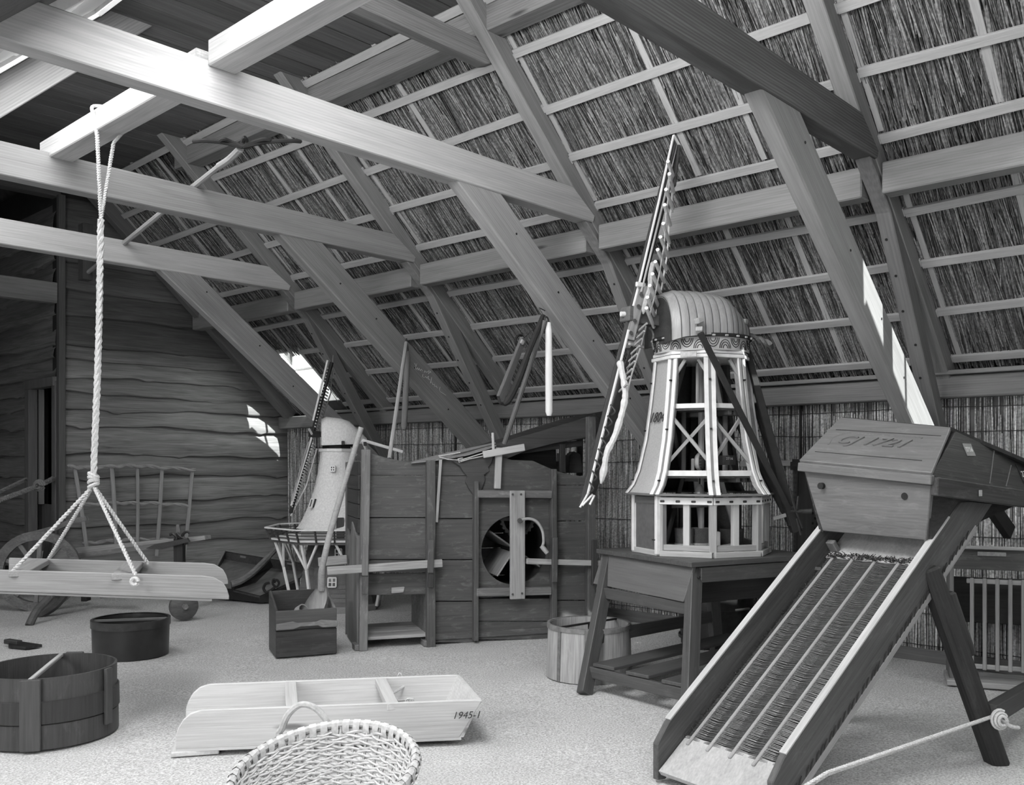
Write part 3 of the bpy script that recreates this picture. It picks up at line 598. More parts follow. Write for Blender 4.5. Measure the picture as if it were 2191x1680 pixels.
# ================================================================ TABLE
tn0 = C(1.06, 5.44, 0); te1 = (-rt * .475 + fw * .88).normalized(); te2 = (rt * .88 + fw * .475).normalized()
def TB(a, b, z): return tn0 + te1 * a + te2 * b + Zv * z             # a: towards the back left, b: towards the right
tb_ = thing('work_table', 'dark wooden table with splayed legs and slatted lower shelf, mill model on it', 'table', TB(.47, .47, 0))
for i in range(5):
    a = -.02 + .2 * i; bar('top_board', TB(a + .1, -.03, .815), TB(a + .1, .99, .815), .198, .03, tabm, tb_, bev=.003)
legs = {}
for n, (a, b, ft) in {'near': (.05, .05, C(.965, 5.08, 0)), 'left': (.92, .05, C(.44, 5.66, 0)), 'right': (.05, .90, C(2.02, 6.2, 0)), 'back': (.92, .90, C(1.5, 6.8, 0))}.items():
    legs[n] = (TB(a, b, .80), ft); bar('leg', legs[n][1], legs[n][0], .085, .06, tabm, tb_, up=te1, bev=.004)
lz = lambda n, z: legs[n][1].lerp(legs[n][0], z / .8)
MB().hexa([TB(.0, -.075, .60), TB(.95, -.075, .60), TB(.95, -.05, .60), TB(.0, -.05, .60)], [TB(.0, .0, .80), TB(.95, .0, .80), TB(.95, .025, .80), TB(.0, .025, .80)]).build('apron_panel', wood(.12, .2, rough=.4), tb_, axes(TB(0, 0, .7), TB(1, 0, .7)), .003)
bar('apron_rail', lz('near', .56), lz('left', .56), .03, .07, tabm, tb_)
bar('apron_rail', TB(.0, .05, .75), TB(.0, .95, .75), .025, .09, tabm, tb_); bar('apron_rail', TB(.25, .05, .66), TB(.25, .95, .66), .03, .24, dark, tb_); bar('apron_rail', TB(.97, .05, .72), TB(.97, .95, .72), .025, .16, tabm, tb_)
bar('shelf_rail', lz('near', .12), lz('left', .12), .03, .07, tabm, tb_); bar('shelf_rail', lz('right', .12), lz('back', .12), .03, .07, tabm, tb_)
for a in (.10, .45, .80):
    p, q = lz('near', .17).lerp(lz('left', .17), a), lz('right', .17).lerp(lz('back', .17), a)
    bar('shelf_slat', p - te2 * .04, q + te2 * .03, .17, .022, tabm, tb_)
bar('back_rail', lz('left', .30), lz('back', .30), .03, .08, tabm, tb_)
for n in ('near', 'right'):
    for z in (.74, .12): tube('bolt_head', [lz(n, z) - te1 * .035, lz(n, z) - te1 * .05], .008, iron, tb_, 8)

# ================================================================ LARGE MILL MODEL
rc, dc = 1.237, 6.08
def P(phi, R, z): a = math.radians(phi); return C(rc + R * math.sin(a), dc - R * math.cos(a), z)
def tg(phi): a = math.radians(phi); return (rt * math.cos(a) + fw * math.sin(a))
def rd(phi): a = math.radians(phi); return (rt * math.sin(a) - fw * math.cos(a))
ml = thing('mill_model', 'large windmill model with open timber body and grey boarded cap, standing on the table', 'model', C(rc, dc, .83))
CO = [-92, -47, -2, 43, 88, 133, 178, 223]
PR = [(.30, 2.08), (.312, 1.95), (.33, 1.79), (.362, 1.56), (.408, 1.36), (.445, 1.27), (.487, 1.215)]
def strip(phi, r0, r1, w, mat, name, par=ml, s0=0):                  # curved strip down a corner
    rows = []
    for R, z in PR:
        c0, c1 = P(phi, R + r0, z), P(phi, R + r1, z); t = tg(phi)
        rows.append([c0 + t * (s0 - w / 2), c1 + t * (s0 - w / 2), c1 + t * (s0 + w / 2), c0 + t * (s0 + w / 2)])
    return MB().rings(rows, True, True, True).build(name, mat, par)
for k, c in enumerate(CO):
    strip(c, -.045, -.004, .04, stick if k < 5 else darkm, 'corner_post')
    if k < 5:
        strip(c, -.006, .006, .026, white, 'corner_trim', s0=-.022); strip(c, -.006, .006, .026, white, 'corner_trim', s0=.022); strip(c, -.006, .001, .02, plain(.2, .6), 'trim_groove')
        for z in (1.93, 1.62, 1.3):
            R = np.interp(z, [p[1] for p in PR[::-1]], [p[0] for p in PR[::-1]]); tube('trim_pin', [P(c, R, z), P(c, R + .02, z)], .006, iron, ml, 6)
def facep(c0, c1, t, R, z, inset=0): return P(c0, R, z).lerp(P(c1, R, z), t) - rd((c0 + c1) / 2) * inset
def panel(c0, c1, mat, name, inset=.006):
    rows = [[facep(c0, c1, .02, R, z, inset), facep(c0, c1, .98, R, z, inset), facep(c0, c1, .98, R, z, inset + .01), facep(c0, c1, .02, R, z, inset + .01)] for R, z in PR]
    return MB().rings(rows, True, True, True).build(name, mat, ml)
pan = panel(-92, -47, plain(.42, .6, .10, 90, 0, .3), 'side_panel')
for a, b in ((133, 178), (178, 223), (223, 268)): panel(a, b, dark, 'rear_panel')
Rz = lambda z: float(np.interp(z, [p[1] for p in PR[::-1]], [p[0] for p in PR[::-1]]))
ph = -69.5; z = 1.70; c = facep(-92, -47, .46, Rz(z), z, -.006)
text('painted_year', '1804', facing(c, tg(ph), Zv * 1 - rd(ph) * .2), .095, inkm, pan, .0015, .25)
def fb(c0, t0, z0, c1, t1, z1, w, h, mat, name, inset=.03, par=ml):
    return bar(name, facep(c0, c1, t0, Rz(z0), z0, inset), facep(c0, c1, t1, Rz(z1), z1, inset), w, h, mat, par, up=Zv, bev=.002)
for a, b in ((-47, -2), (-2, 43), (43, 88)):
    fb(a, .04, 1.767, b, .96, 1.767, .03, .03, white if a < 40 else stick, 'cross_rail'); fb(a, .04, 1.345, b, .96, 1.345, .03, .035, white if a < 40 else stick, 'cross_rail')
    fb(a, .06, 1.70, b, .94, 1.41, .015, .022, stick, 'cross_brace', .02); fb(a, .94, 1.70, b, .06, 1.41, .015, .022, stick, 'cross_brace', .035)
    fb(a, .06, 1.96, b, .32, 2.06, .015, .022, stick, 'corner_strut', .02); fb(a, .94, 1.96, b, .68, 2.06, .015, .022, stick, 'corner_strut', .02)
for z, R in ((1.76, .30), (1.335, .38)):
    MB().prism([P(c, R, z) for c in CO], (0, 0, -.02)).build('floor_board', wood(.10, .3), ml)
    for k in range(3): bar('floor_joist', P(30 + 12 * k, R * .9, z - .03), P(200 + 12 * k, R * .8, z - .03), .03, .035, stickd, ml)
tube('main_shaft', [C(rc, dc, .85), C(rc, dc, 2.2)], .02, stick, ml, 8)
tube('sack_rope_pole', [C(rc - .05, dc - .12, 1.78), C(rc - .05, dc - .12, 2.02), C(rc - .05, dc - .12, 2.05)], [.01, .01, .003], stick, ml, 6)
for (r0, d0, z0), (r1, d1, z1) in (((-.17, .1, 1.78), (-.10, .05, 2.07)), ((.15, .1, 1.78), (.08, .05, 2.07)), ((-.1, .15, 1.36), (-.2, .05, 1.75)), ((.12, .15, 1.36), (.02, .1, 1.75)), ((.2, .05, 1.36), (.1, .1, 1.75)), ((-.22, .1, .86), (-.1, .1, 1.33)), ((.25, .0, .86), (.13, .05, 1.33)), ((.05, .2, .86), (.0, .2, 1.33)), ((-.12, -.02, 1.36), (-.12, -.02, 1.75)), ((.16, .02, 1.36), (.16, .02, 1.75))):
    bar('inner_post', C(rc + r0, dc + d0, z0), C(rc + r1, dc + d1, z1), .03, .03, stickd if r0 < 0 else stick, ml, up=fw)
# gears, pan, bell, bins inside
gw = D(1497, 988, 5.92); gd = (rt * .85 - fw * .5).normalized(); g2 = gd.cross(Zv).normalized()
gr_ = MB().lathe(gw, [(.0, -.02), (.045, -.02), (.058, -.008), (.058, .012), (.04, .018), (.0, .018)], 24, g2, Zv, gd).build('cog_wheel', wood(.4, .2), ml, smooth=True)
for i in range(16):
    a = math.pi * i / 8; q = gw + (g2 * math.cos(a) + Zv * math.sin(a)) * .052 + gd * .015; bar('cog', q, q + gd * .012, .009, .009, black, gr_)
for s in (-.045, .05): bar('bearing_post', gw + gd * s - Zv * .10, gw + gd * s + Zv * .02, .02, .02, stick, ml, up=fw)
bar('bearing_sill', gw - gd * .1 - Zv * .09, gw + gd * .1 - Zv * .09, .03, .02, stick, ml)
pc = D(1556, 985, 5.98); pn = MB().lathe(pc - Zv * .03, [(.0, 0), (.055, 0), (.06, .06), (.054, .06), (.05, .006), (0, .006)], 16).build('grain_hopper', plain(.06, .5, .2, 30, .3), ml)
text('hopper_number', '2716', facing(pc - fw * .062 + Zv * .01, rt, Zv), .022, lettr, pn)
bl = D(1497, 1046, 5.9); MB().lathe(bl, [(.036, -.03), (.03, -.015), (.02, .01), (.012, .025), (.0, .03)], 16).build('bell_cap', plain(.35, .3, .2, 20, .4), ml, smooth=True)
tube('bell_chain', [bl + Zv * .03, bl + Zv * .10], .006, iron, ml, 6)
# octagonal base
RB = .415
for k, c in enumerate(CO):
    bar('base_post', P(c, RB, .86), P(c, RB, 1.2), .045, .045, stick if 0 < k < 5 else darkm, ml, up=rd(c))
for a, b in ((-47, -2), (-2, 43), (43, 88)):
    q = P(a, RB, 0).lerp(P(b, RB, 0), .5); bar('base_stud', q + Zv * .86, q + Zv * 1.18, .04, .035, wood(.5, .15, sc=2), ml, up=rd((a + b) / 2), bev=.002)
for a, b in zip(CO, CO[1:] + [268]):
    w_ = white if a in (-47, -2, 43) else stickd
    bar('base_head', P(a, RB + .02, 1.175), P(b, RB + .02, 1.175), .03, .045, w_, ml, bev=.002); bar('eave_board', P(a, RB + .05, 1.212), P(b, RB + .05, 1.212), .06, .015, plain(.15, .7), ml)
    bar('base_sill', P(a, RB, .885), P(b, RB, .885), .04, .035, stick, ml, bev=.002); bar('base_sill', P(a, RB + .01, .848), P(b, RB + .01, .848), .06, .035, wood(.42, .2, sc=2), ml, bev=.002)
    if a in (-47, -2, 43):
        for t in (.08, .36, .64, .92): q = P(a, RB + .04, 1.172).lerp(P(b, RB + .04, 1.172), t); bar('eave_bracket', q, q - rd((a + b) / 2) * .03, .028, .014, darkm, ml)
for a, b in ((133, 178), (178, 223)):
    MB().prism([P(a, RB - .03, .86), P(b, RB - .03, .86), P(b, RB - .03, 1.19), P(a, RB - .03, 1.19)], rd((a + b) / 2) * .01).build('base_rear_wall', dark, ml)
for i in range(8):
    z = .86 + .04 * i; bar('weatherboard', P(-137, RB + .005, z + .02), P(-92, RB + .005, z + .02), .012, .042, stickd, ml)
MB().prism([P(-92, RB, .84).lerp(P(-47, RB, .84), .12), P(-92, RB, .84).lerp(P(-47, RB, .84), .9), P(-92, RB, 1.235).lerp(P(-47, RB, 1.235), .9), P(-92, RB, 1.235).lerp(P(-47, RB, 1.235), .12)], rd(-69) * .03).build('base_door', plain(.11, .5, .15, 30), ml)
for t in (.06, .96): q = P(-92, RB + .03, .0).lerp(P(-47, RB + .03, 0), t); bar('door_trim', q + Zv * .84, q + Zv * 1.22, .03, .03, white, ml, up=rd(-69), bev=.002)
bar('door_latch', P(-54, RB + .03, .93), P(-50, RB + .04, .93), .006, .008, iron, ml)
for r0, d0, rad, h, m, wl_ in ((-.13, -.10, .062, .13, stickd, 1), (-.02, -.06, .062, .13, stickd, 1), (.20, .0, .08, .12, darkm, 0)):
    c = C(rc + r0, dc + d0, .86); bn_ = MB().lathe(c, [(0, 0), (rad * .9, 0), (rad, h), (rad * .93, h), (rad * .85, .01), (0, .01)], 20).build('bin', m, ml, smooth=True)
    if wl_: MB().lathe(c, [(rad * .91, .004), (rad * .93, .034), (rad * .93 + .003, .034), (rad * .91 + .003, .004)], 20, a0=math.pi * .9, a1=math.pi * 2.1, ex=rt, ey=fw).build('bin_label', lettr, bn_, smooth=True)
c = C(rc + .04, dc - .16, .86); MB().hexa([c, c + rt * .05, c + rt * .05 + fw * .1, c + fw * .1], [c + Zv * .11, c + rt * .05 + Zv * .11, c + rt * .05 + fw * .1 + Zv * .11, c + fw * .1 + Zv * .11]).build('paper_packet', plain(.45, .8, .1), ml, bev=.003)
c = C(rc + .02, dc - .27, .875); MB().hexa([c, c + rt * .12 + Zv * .01, c + rt * .12 + fw * .06 + Zv * .02, c + fw * .05], [c + Zv * .006, c + rt * .12 + Zv * .016, c + rt * .12 + fw * .06 + Zv * .026, c + fw * .05 + Zv * .006]).build('paper_bag', plain(.5, .5, .2, 40), ml)
for i in range(4): tube('gear_rod', [C(rc - .16 + .03 * i, dc - .02 + .02 * i, .98), C(rc - .16 + .03 * i, dc - .02 + .02 * i, 1.17)], .009, iron, ml, 6)
bar('inner_beam', C(rc - .2, dc - .02, 1.13), C(rc + .1, dc - .04, 1.14), .03, .03, stickd, ml)
# curb, cornice, cap
MB().prism([P(c, .325, 2.068) for c in CO], (0, 0, .022)).build('cornice', white, ml, bev=.003); MB().prism([P(c, .315, 2.092) for c in CO], (0, 0, .022)).build('cornice', white, ml, bev=.003)
MB().prism([P(c, .318, 2.088) for c in CO], (0, 0, .006)).build('cornice_line', black, ml)
bar('name_plate', P(-33, .345, 2.085), P(-16, .345, 2.085), .008, .035, plain(.4, .6, .2, 60), ml)
cbk = C(rc, dc, 2.112); MB().lathe(cbk, [(.30, 0), (.306, .002), (.306, .085), (.28, .085)], 64).build('painted_curb', plain(.42, .5, .1), ml, smooth=True)
for i in range(24):
    up = 1 if i % 2 == 0 else -1; a0 = math.pi * i / 12
    for rr in (.036, .026, .015):
        pts = []
        for j in range(11):
            t = math.pi * j / 10; a = a0 + rr * 1.05 * math.cos(t) / .307
            pts.append(cbk + V((math.cos(a) * .307, math.sin(a) * .307, (.012 if up > 0 else .076) + up * rr * 1.5 * math.sin(t))))
        MB().tube(pts, .0026, 4).build('painted_wave', black, ml)
MB().lathe(cbk, [(.29, .083), (.322, .085), (.322, .105), (.29, .105)], 48).build('curb_ring', black, ml, smooth=True)
for i in range(24): a = 2 * math.pi * i / 24; q = cbk + V((math.cos(a), math.sin(a), 0)) * .32 + Zv * .09; bar('curb_wedge', q, q + V((math.cos(a), math.sin(a), 0)) * .012, .02, .012, winp, ml)
af = (-rt * .97 - fw * .24).normalized(); sd = af.cross(Zv).normalized(); c0 = C(rc, dc, 0)
ST = [(-.31, .24, 2.17, 2.49), (-.25, .285, 2.19, 2.515), (-.1, .31, 2.205, 2.515), (.05, .305, 2.21, 2.50), (.10, .285, 2.212, 2.485), (.20, .215, 2.215, 2.40), (.28, .13, 2.22, 2.33)]
def capsec(x, o=0.0):
    w_, zb, zt = [float(np.interp(x, [s[0] for s in ST], [s[i] for s in ST])) for i in (1, 2, 3)]; out = []
    for j in range(21):
        a = math.pi * j / 20; cs, sn = math.cos(a), math.sin(a)
        out.append(c0 - af * x + sd * ((w_ + o) * math.copysign(abs(cs) ** .75, cs)) + Zv * (zb + (zt - zb + o) * (sn ** .85)))
    return out
xs = np.linspace(-.31, .28, 13); capm = wood(.30, .2, axis=2, rough=.3)
for i, (a, b) in enumerate(zip(xs, xs[1:])):
    A, B, M_ = capsec(a + .003), capsec(b - .003), capsec((a + b) / 2, .004)
    MB().rings([capsec(a + .003, -.02), A, M_, B, capsec(b - .003, -.02)], closed=False).build('cap_plank', capm, ml, smooth=True)
MB().prism(capsec(-.305, -.004), -af * .01).build('cap_front', darkm, ml); MB().prism(capsec(.27, -.004), -af * .01).build('cap_back', darkm, ml)
MB().rings([capsec(x, -.012) for x in xs], closed=False).build('cap_lining', black, ml, smooth=True)
rp = [c0 - af * x + Zv * (float(np.interp(x, [s[0] for s in ST], [s[3] for s in ST])) + .006) for x in (-.34, -.25, -.1, .04, .10, .20, .29)]
MB().tube(rp[:4], .012, 6).build('ridge_board', dark, ml); MB().tube(rp[3:], .012, 6).build('ridge_board', winp, ml)
# sails: one stock seen nearly edge on
Q = lambda u, v, o=0.0: D(u, v, 5.97 + o)
hub = Q(1352, 690)
bar('windshaft_head', Q(1336, 672, -.02), Q(1375, 680, .06), .10, .095, stickd, ml, bev=.006); tube('shaft_pin', [Q(1328, 672, -.03), Q(1337, 672, -.02)], .016, white, ml); bar('windshaft', Q(1370, 682, .05), C(rc - .25, dc - .06, 2.32), .07, .07, darkm, ml)
st = bar('sail_stock', Q(1245, 1082), Q(1440, 310), .035, .055, darkm, ml, up=fw, bev=.004)
bar('stock_clamp', Q(1347, 728, -.02), Q(1376, 612, -.02), .06, .05, wood(.2, .3, sc=2), ml, up=fw); 
for u, v in ((1350, 712), (1358, 686), (1366, 655), (1372, 630)): tube('clamp_bolt', [Q(u, v, -.05), Q(u, v, -.066)], .012, iron, ml, 8)
# upper sail
MB().prism([Q(1362, 640, -.03), Q(1378, 560, -.03), Q(1424, 395, -.03), Q(1437, 330, -.03), Q(1446, 330, .02), Q(1436, 400, .02), Q(1392, 565, .02), Q(1376, 640, .02)], fw * .012).build('wind_board', dark, ml)
tube('edge_lath', [Q(1355, 655, -.04), Q(1372, 590, -.04), Q(1410, 430, -.04), Q(1441, 290, -.04)], .008, white, ml, 6); tube('edge_lath', [Q(1372, 625, -.05), Q(1420, 430, -.03), Q(1447, 312, .0)], .007, winp, ml, 6)
tube('edge_lath', [Q(1441, 290, -.04), Q(1455, 312, .02)], .009, white, ml, 6); bar('tip_board', Q(1452, 312, .02), Q(1442, 400, .02), .02, .05, dark, ml, up=fw)
UL = [(1429, 345), (1432, 372), (1425, 405), (1422, 438), (1419, 478), (1413, 507), (1407, 534), (1402, 560), (1396, 586), (1390, 611), (1385, 636), (1383, 659)]
LR = [(1440, 385), (1438, 412), (1436, 447), (1431, 482), (1429, 520), (1427, 550), (1422, 577), (1418, 604), (1412, 632), (1407, 658), (1400, 682), (1396, 700)]
for (a, b), (c, d_) in zip(UL, LR): tube('sail_bar', [Q(a, b, -.20), Q(c + 3, d_, .06)], .0125, white, ml, 6)
tube('hem_lath', [Q(1450, 330, .03)] + [Q(c, d_, .06) for c, d_ in LR], .006, white, ml, 6); tube('hem_lath', [Q(c - 6, d_ - 24, -.12) for c, d_ in LR], .005, winp, ml, 6)
for c, d_ in LR[::2]: tube('lath_peg', [Q(c, d_, .06), Q(c + 3, d_ + 8, .07)], .009, winp, ml, 6)
MB().tube(spline([Q(1398, 560, -.06), Q(1392, 590, -.07), Q(1391, 615, -.07), Q(1382, 645, -.06), Q(1376, 672, -.06)], 5), [.006] + [.017] * 18 + [.01, .004], 7).build('furled_cloth', plain(.4, .8, .2, 50), ml, smooth=True)
bar('sail_bracket', Q(1361, 608, -.07), Q(1380, 611, -.03), .02, .03, white, ml, up=Zv)
# lower sail
tube('edge_lath', [Q(1345, 706, -.04), Q(1330, 766, -.04), Q(1290, 925, -.04), Q(1258, 1056, -.04)], .009, white, ml, 6)
MB().prism([Q(1352, 735, -.03), Q(1366, 735, .02), Q(1330, 870, .02), Q(1296, 985, .02), Q(1274, 1060, .02), Q(1262, 1060, -.03), Q(1302, 900, -.03), Q(1328, 800, -.03)], fw * .012).build('wind_board', dark, ml)
MB().tube(spline([Q(1326, 772, -.08), Q(1332, 800, -.09), Q(1338, 835, -.09), Q(1336, 862, -.09), Q(1328, 895, -.09), Q(1315, 935, -.08), Q(1299, 968, -.07), Q(1293, 1002, -.06), Q(1286, 1035, -.05)], 6), [.012] + [.022, .024, .022, .020, .019, .02, .021, .018] * 5 + [.02, .024, .026, .024, .02, .016, .010, .006], 8).build('furled_cloth', plain(.62, .8, .12, 50), ml, smooth=True)
for i in range(9):
    t = i / 8; u, v = 1370 - 42 * t, 718 + 130 * t; tube('sail_bar', [Q(u - 8, v - 6, .02), Q(u + 14, v - 26, -.16)], .007, winp, ml, 6)
tube('hem_lath', [Q(1385, 690, .2), Q(1372, 740, .2), Q(1352, 800, .2), Q(1340, 850, .18)], .006, white, ml, 6); tube('hem_lath', [Q(1362, 720, .0), Q(1340, 800, .0), Q(1333, 850, .0)], .005, white, ml, 6)
bar('sail_bracket', Q(1346, 736, -.06), Q(1376, 743, .04), .02, .018, winp, ml, up=Zv)
for i in range(8):
    t = i / 7; u, v = 1310 - 46 * t, 880 + 165 * t; tube('cloth_tie', spline([Q(u - 4, v - 14, -.06), Q(u + 6, v, -.07), Q(u - 2, v + 9, -.05)]), .006, iron, ml, 5)
for a, b in (((1258, 1056), (1241, 1086)), ((1268, 1058), (1246, 1082)), ((1272, 1060), (1262, 1080))): tube('tip_lath', [Q(*a, -.03), Q(*b, -.05)], .007, white, ml, 6)
tube('sail_rope', spline([Q(1390, 700, .1), Q(1398, 715, .1), Q(1396, 735, .1), Q(1399, 748, .1)]), .007, ropeg, ml, 5)
# tail poles with winch
tp = D(1692, 1108, 6.32)
for a, b, w0, w1 in ((D(1498, 712, 5.64), D(1690, 1095, 5.84), .035, .035), (D(1588, 712, 6.05), D(1697, 1125, 5.87), .035, .06), (D(1577, 740, 6.2), D(1682, 1085, 5.90), .03, .03), (D(1578, 905, 6.0), D(1690, 1120, 5.92), .035, .03)):
    bar('tail_pole', a, b, w0, w0, black, ml, up=fw, w1=w1, h1=w1)
bar('tail_foot', D(1688, 1085, 5.86), D(1704, 1138, 5.86), .06, .075, black, ml, up=fw)
for a, b in (((1500, 684), (1490, 688)), ((1497, 702), (1496, 711)), ((1588, 688), (1598, 689)), ((1588, 706), (1594, 714))): bar('tail_beam_end', D(*a, 5.72 if a[0] < 1550 else 6.0), D(*b, 5.70 if a[0] < 1550 else 5.98), .045, .035, winp, ml)
bar('tail_beam', D(1497, 708, 5.75), C(rc + .05, dc + .32, 2.26), .045, .06, darkm, ml); bar('tail_beam', D(1591, 708, 6.0), C(rc + .31, dc + .2, 2.25), .045, .06, darkm, ml)
for a, b in (((1690, 1045), (1700, 1085)), ((1708, 1062), (1705, 1090)), ((1700, 1085), (1717, 1130)), ((1705, 1110), (1714, 1145)), ((1690, 1094), (1716, 1096))): tube('winch_spoke', [D(*a, 5.8), D(*b, 5.8)], .007, iron, ml, 6)
bar('tail_strut', D(1654, 1110, 5.87), D(1690, 1100, 5.88), .02, .025, stick, ml)
rope('loose_rope', [D(1600, 718, 6.1), D(1622, 726, 6.12), D(1648, 737, 6.14)], .022, ropeg, ml, 9)

# ================================================================ SMALL MILL MODEL
r2, d2, k2 = -1.706, 9.1, 9.1 / F
def P2(phi, R, z): a = math.radians(phi); return C(r2 + R * math.sin(a), d2 - R * math.cos(a), z)
def rd2(phi): a = math.radians(phi); return (rt * math.sin(a) - fw * math.cos(a))
sm = thing('thatched_mill_model', 'smaller windmill model with pale thatched body, white gallery struts and boarded base', 'model', C(r2, d2, 0))
O8 = [-67.5 + 45 * i for i in range(8)]
oct8 = lambda R, z: [P2(p, R, z) for p in O8]
MB().rings([oct8(.43, 0), oct8(.43, .045), oct8(.40, .06)], True, True, True).build('plinth', wood(.25, .2), sm)
for i in range(15):
    a, b = .06 + .041 * i, .06 + .041 * (i + 1); f = lambda z: .395 - .12 * (z - .06) / .62
    MB().rings([oct8(f(a) - .02, a), oct8(f(a) + .006, a), oct8(f(b), b), oct8(f(b) - .02, b)]).build('clapboard', wood([.13, .15, .14][i % 3], .2) if i < 11 else stickd, sm)
for R, z0, z1, m in ((.64, .685, .70, white), (.62, .66, .685, stickd)): MB().rings([oct8(R, z0), oct8(R, z1)], True, True, True).build('gallery_deck', m, sm)
for p, q in zip(O8, O8[1:] + [O8[0] + 360]):
    for z, R in ((.715, .645), (.745, .66), (.772, .675)): bar('gallery_rail', P2(p, R, z), P2(q, R, z), .01, .009, darkm, sm, bev=.001)
    bar('top_rail', P2(p, .69, .80), P2(q, .69, .80), .022, .014, white, sm, bev=.002)
    for t in (0, .33, .67): bar('gallery_post', P2(p, .64, .68).lerp(P2(q, .64, .68), t), P2(p, .69, .80).lerp(P2(q, .69, .80), t), .016, .016, darkm, sm, bev=.002)
for p in O8:
    m = P2(p, .52, .42); bar('gallery_strut', P2(p, .60, .67), m, .026, .026, white, sm, up=rd2(p)); bar('gallery_strut', m, P2(p, .44, .04), .028, .028, white, sm, up=rd2(p))
    for s in (-14, 14): bar('gallery_strut', P2(p + s, .56, .67), m, .022, .022, white, sm, up=rd2(p))
thm = plain(.70, .85, .12, 60, 0, .5)
BP = [(.405, .785), (.385, .80), (.35, .86), (.32, .92), (.265, 1.05), (.225, 1.18), (.195, 1.32), (.178, 1.45), (.172, 1.53)]
def soft(R, z): return [P2(p, R * (1 if i % 2 == 0 else .965), z) for i, p in enumerate([-67.5 + 22.5 * j for j in range(16)])]
MB().rings([soft(.34, .775)] + [soft(R, z) for R, z in BP]).build('thatched_body', thm, sm, smooth=True)
MB().rings([oct8(.36, .70), oct8(.35, .785)]).build('body_foot', wood(.3, .2), sm)
MB().rings([oct8(.185, 1.525), oct8(.185, 1.553)], True, True, True).build('white_band', white, sm); MB().rings([oct8(.15, 1.553), oct8(.15, 1.60)], True, True, True).build('cap_ring', black, sm)
c2 = C(r2 + .03, d2, 0)
S2 = [(-.19, .13, 1.585, 1.84), (-.14, .17, 1.585, 1.865), (0, .185, 1.59, 1.85), (.08, .18, 1.595, 1.825), (.18, .12, 1.60, 1.73), (.25, .06, 1.605, 1.66)]
def cs2(x, w_, zb, zt): return [c2 - af * x + sd * (w_ * math.copysign(abs(math.cos(math.pi * j / 14)) ** .7, math.cos(math.pi * j / 14))) + Zv * (zb + (zt - zb) * math.sin(math.pi * j / 14) ** .8) for j in range(15)]
MB().rings([cs2(*s) for s in S2], True, True, True).build('thatched_cap', thm, sm, smooth=True)
def win2(phi, R, z, w_, h, panes, tilt, sash=white):
    n = rd2(phi); c = P2(phi, R, z); t = Zv.cross(n); o = MB()
    up = (Zv - n * tilt).normalized()
    for s in (-1, 1): o.bar(c + t * s * w_ / 2 - up * h / 2, c + t * s * w_ / 2 + up * h / 2, .012, .014, n); o.bar(c - t * w_ / 2 + up * s * h / 2, c + t * w_ / 2 + up * s * h / 2, .014, .014, n)
    if panes: o.bar(c - up * h / 2, c + up * h / 2, .010, .009, n); o.bar(c - t * w_ / 2, c + t * w_ / 2, .009, .010, n)
    fr = o.build('window_frame', sash, sm); MB().hexa([c - t * w_ / 2 - up * h / 2 - n * .03, c + t * w_ / 2 - up * h / 2 - n * .03, c + t * w_ / 2 + up * h / 2 - n * .03, c - t * w_ / 2 + up * h / 2 - n * .03], [c - t * w_ / 2 - up * h / 2 + n * .002, c + t * w_ / 2 - up * h / 2 + n * .002, c + t * w_ / 2 + up * h / 2 + n * .002, c - t * w_ / 2 + up * h / 2 + n * .002]).build('window_pane', plain(.02, .1), fr)
win2(2, .345, .29, .075, .085, 1, .19); win2(12, .305, .56, .06, .08, 1, .19); win2(-2, .212, 1.36, .042, .05, 1, .1); win2(-45, .298, 1.03, .035, .085, 0, .33)
bar('body_door', P2(14, .365, .71), P2(14, .355, .90), .075, .02, darkm, sm, up=rd2(14)); bar('door_leaf', P2(6, .385, .71), P2(6, .37, .90), .04, .012, stick, sm, up=rd2(14))
Q2 = lambda u, v, o=0.0: D(u, v, 8.93 + o)
bar('sail_stock', Q2(622, 1098), Q2(710, 775), .03, .045, black, sm, up=fw); bar('windshaft_head', Q2(664, 928, -.03), Q2(682, 930, .06), .06, .06, dark, sm); bar('windshaft', Q2(680, 930, .05), c2 + Zv * 1.70, .05, .05, dark, sm); tube('shaft_pin', [Q2(661, 917, -.04), Q2(668, 930, -.04)], .012, winp, sm, 6)
tube('edge_lath', [Q2(670, 900, -.04), Q2(701, 771, -.04)], .010, white, sm, 6); tube('edge_lath', [Q2(667, 936, -.04), Q2(623, 1082, -.04)], .010, white, sm, 6); tube('edge_lath', [Q2(660, 945, -.06), Q2(624, 1072, -.05)], .007, winp, sm, 6)
tube('hem_lath', [Q2(713, 760, .25), Q2(708, 840, .25), Q2(690, 895, .25), Q2(676, 927, .2)], .006, ropeg, sm, 6); tube('hem_lath', [Q2(678, 960, .1), Q2(655, 1040, .1), Q2(622, 1104, .1)], .007, white, sm, 6)
for i in range(20):
    t = i / 19; u, v = 703 - 27 * t, 790 + 125 * t; tube('sail_bar', [Q2(u - 2, v - 2, -.03), Q2(u + 6 + 3 * math.sin(3.1 * t), v + 5, .24)], .007, wood(.5, .2), sm, 5)
for i in range(24):
    t = i / 23; u, v = 672 - 44 * t, 950 + 135 * t; tube('sail_bar', [Q2(u - 3, v - 1, -.03), Q2(u + 4, v + 4, .12)], .0065, white, sm, 5)
for a, b in (((775, 942), (862, 967)), ((776, 942), (787, 970)), ((735, 942), (762, 975))): bar('tail_beam', D(*a, 9.0), D(*b, 9.1), .025, .03, white, sm)
tube('tail_rope', [D(850, 964, 9.08), D(851, 990, 9.1)], .006, iron, sm, 5); bar('tail_pole', D(782, 960, 9.15), D(800, 1180, 9.3), .03, .03, white, sm, up=fw)
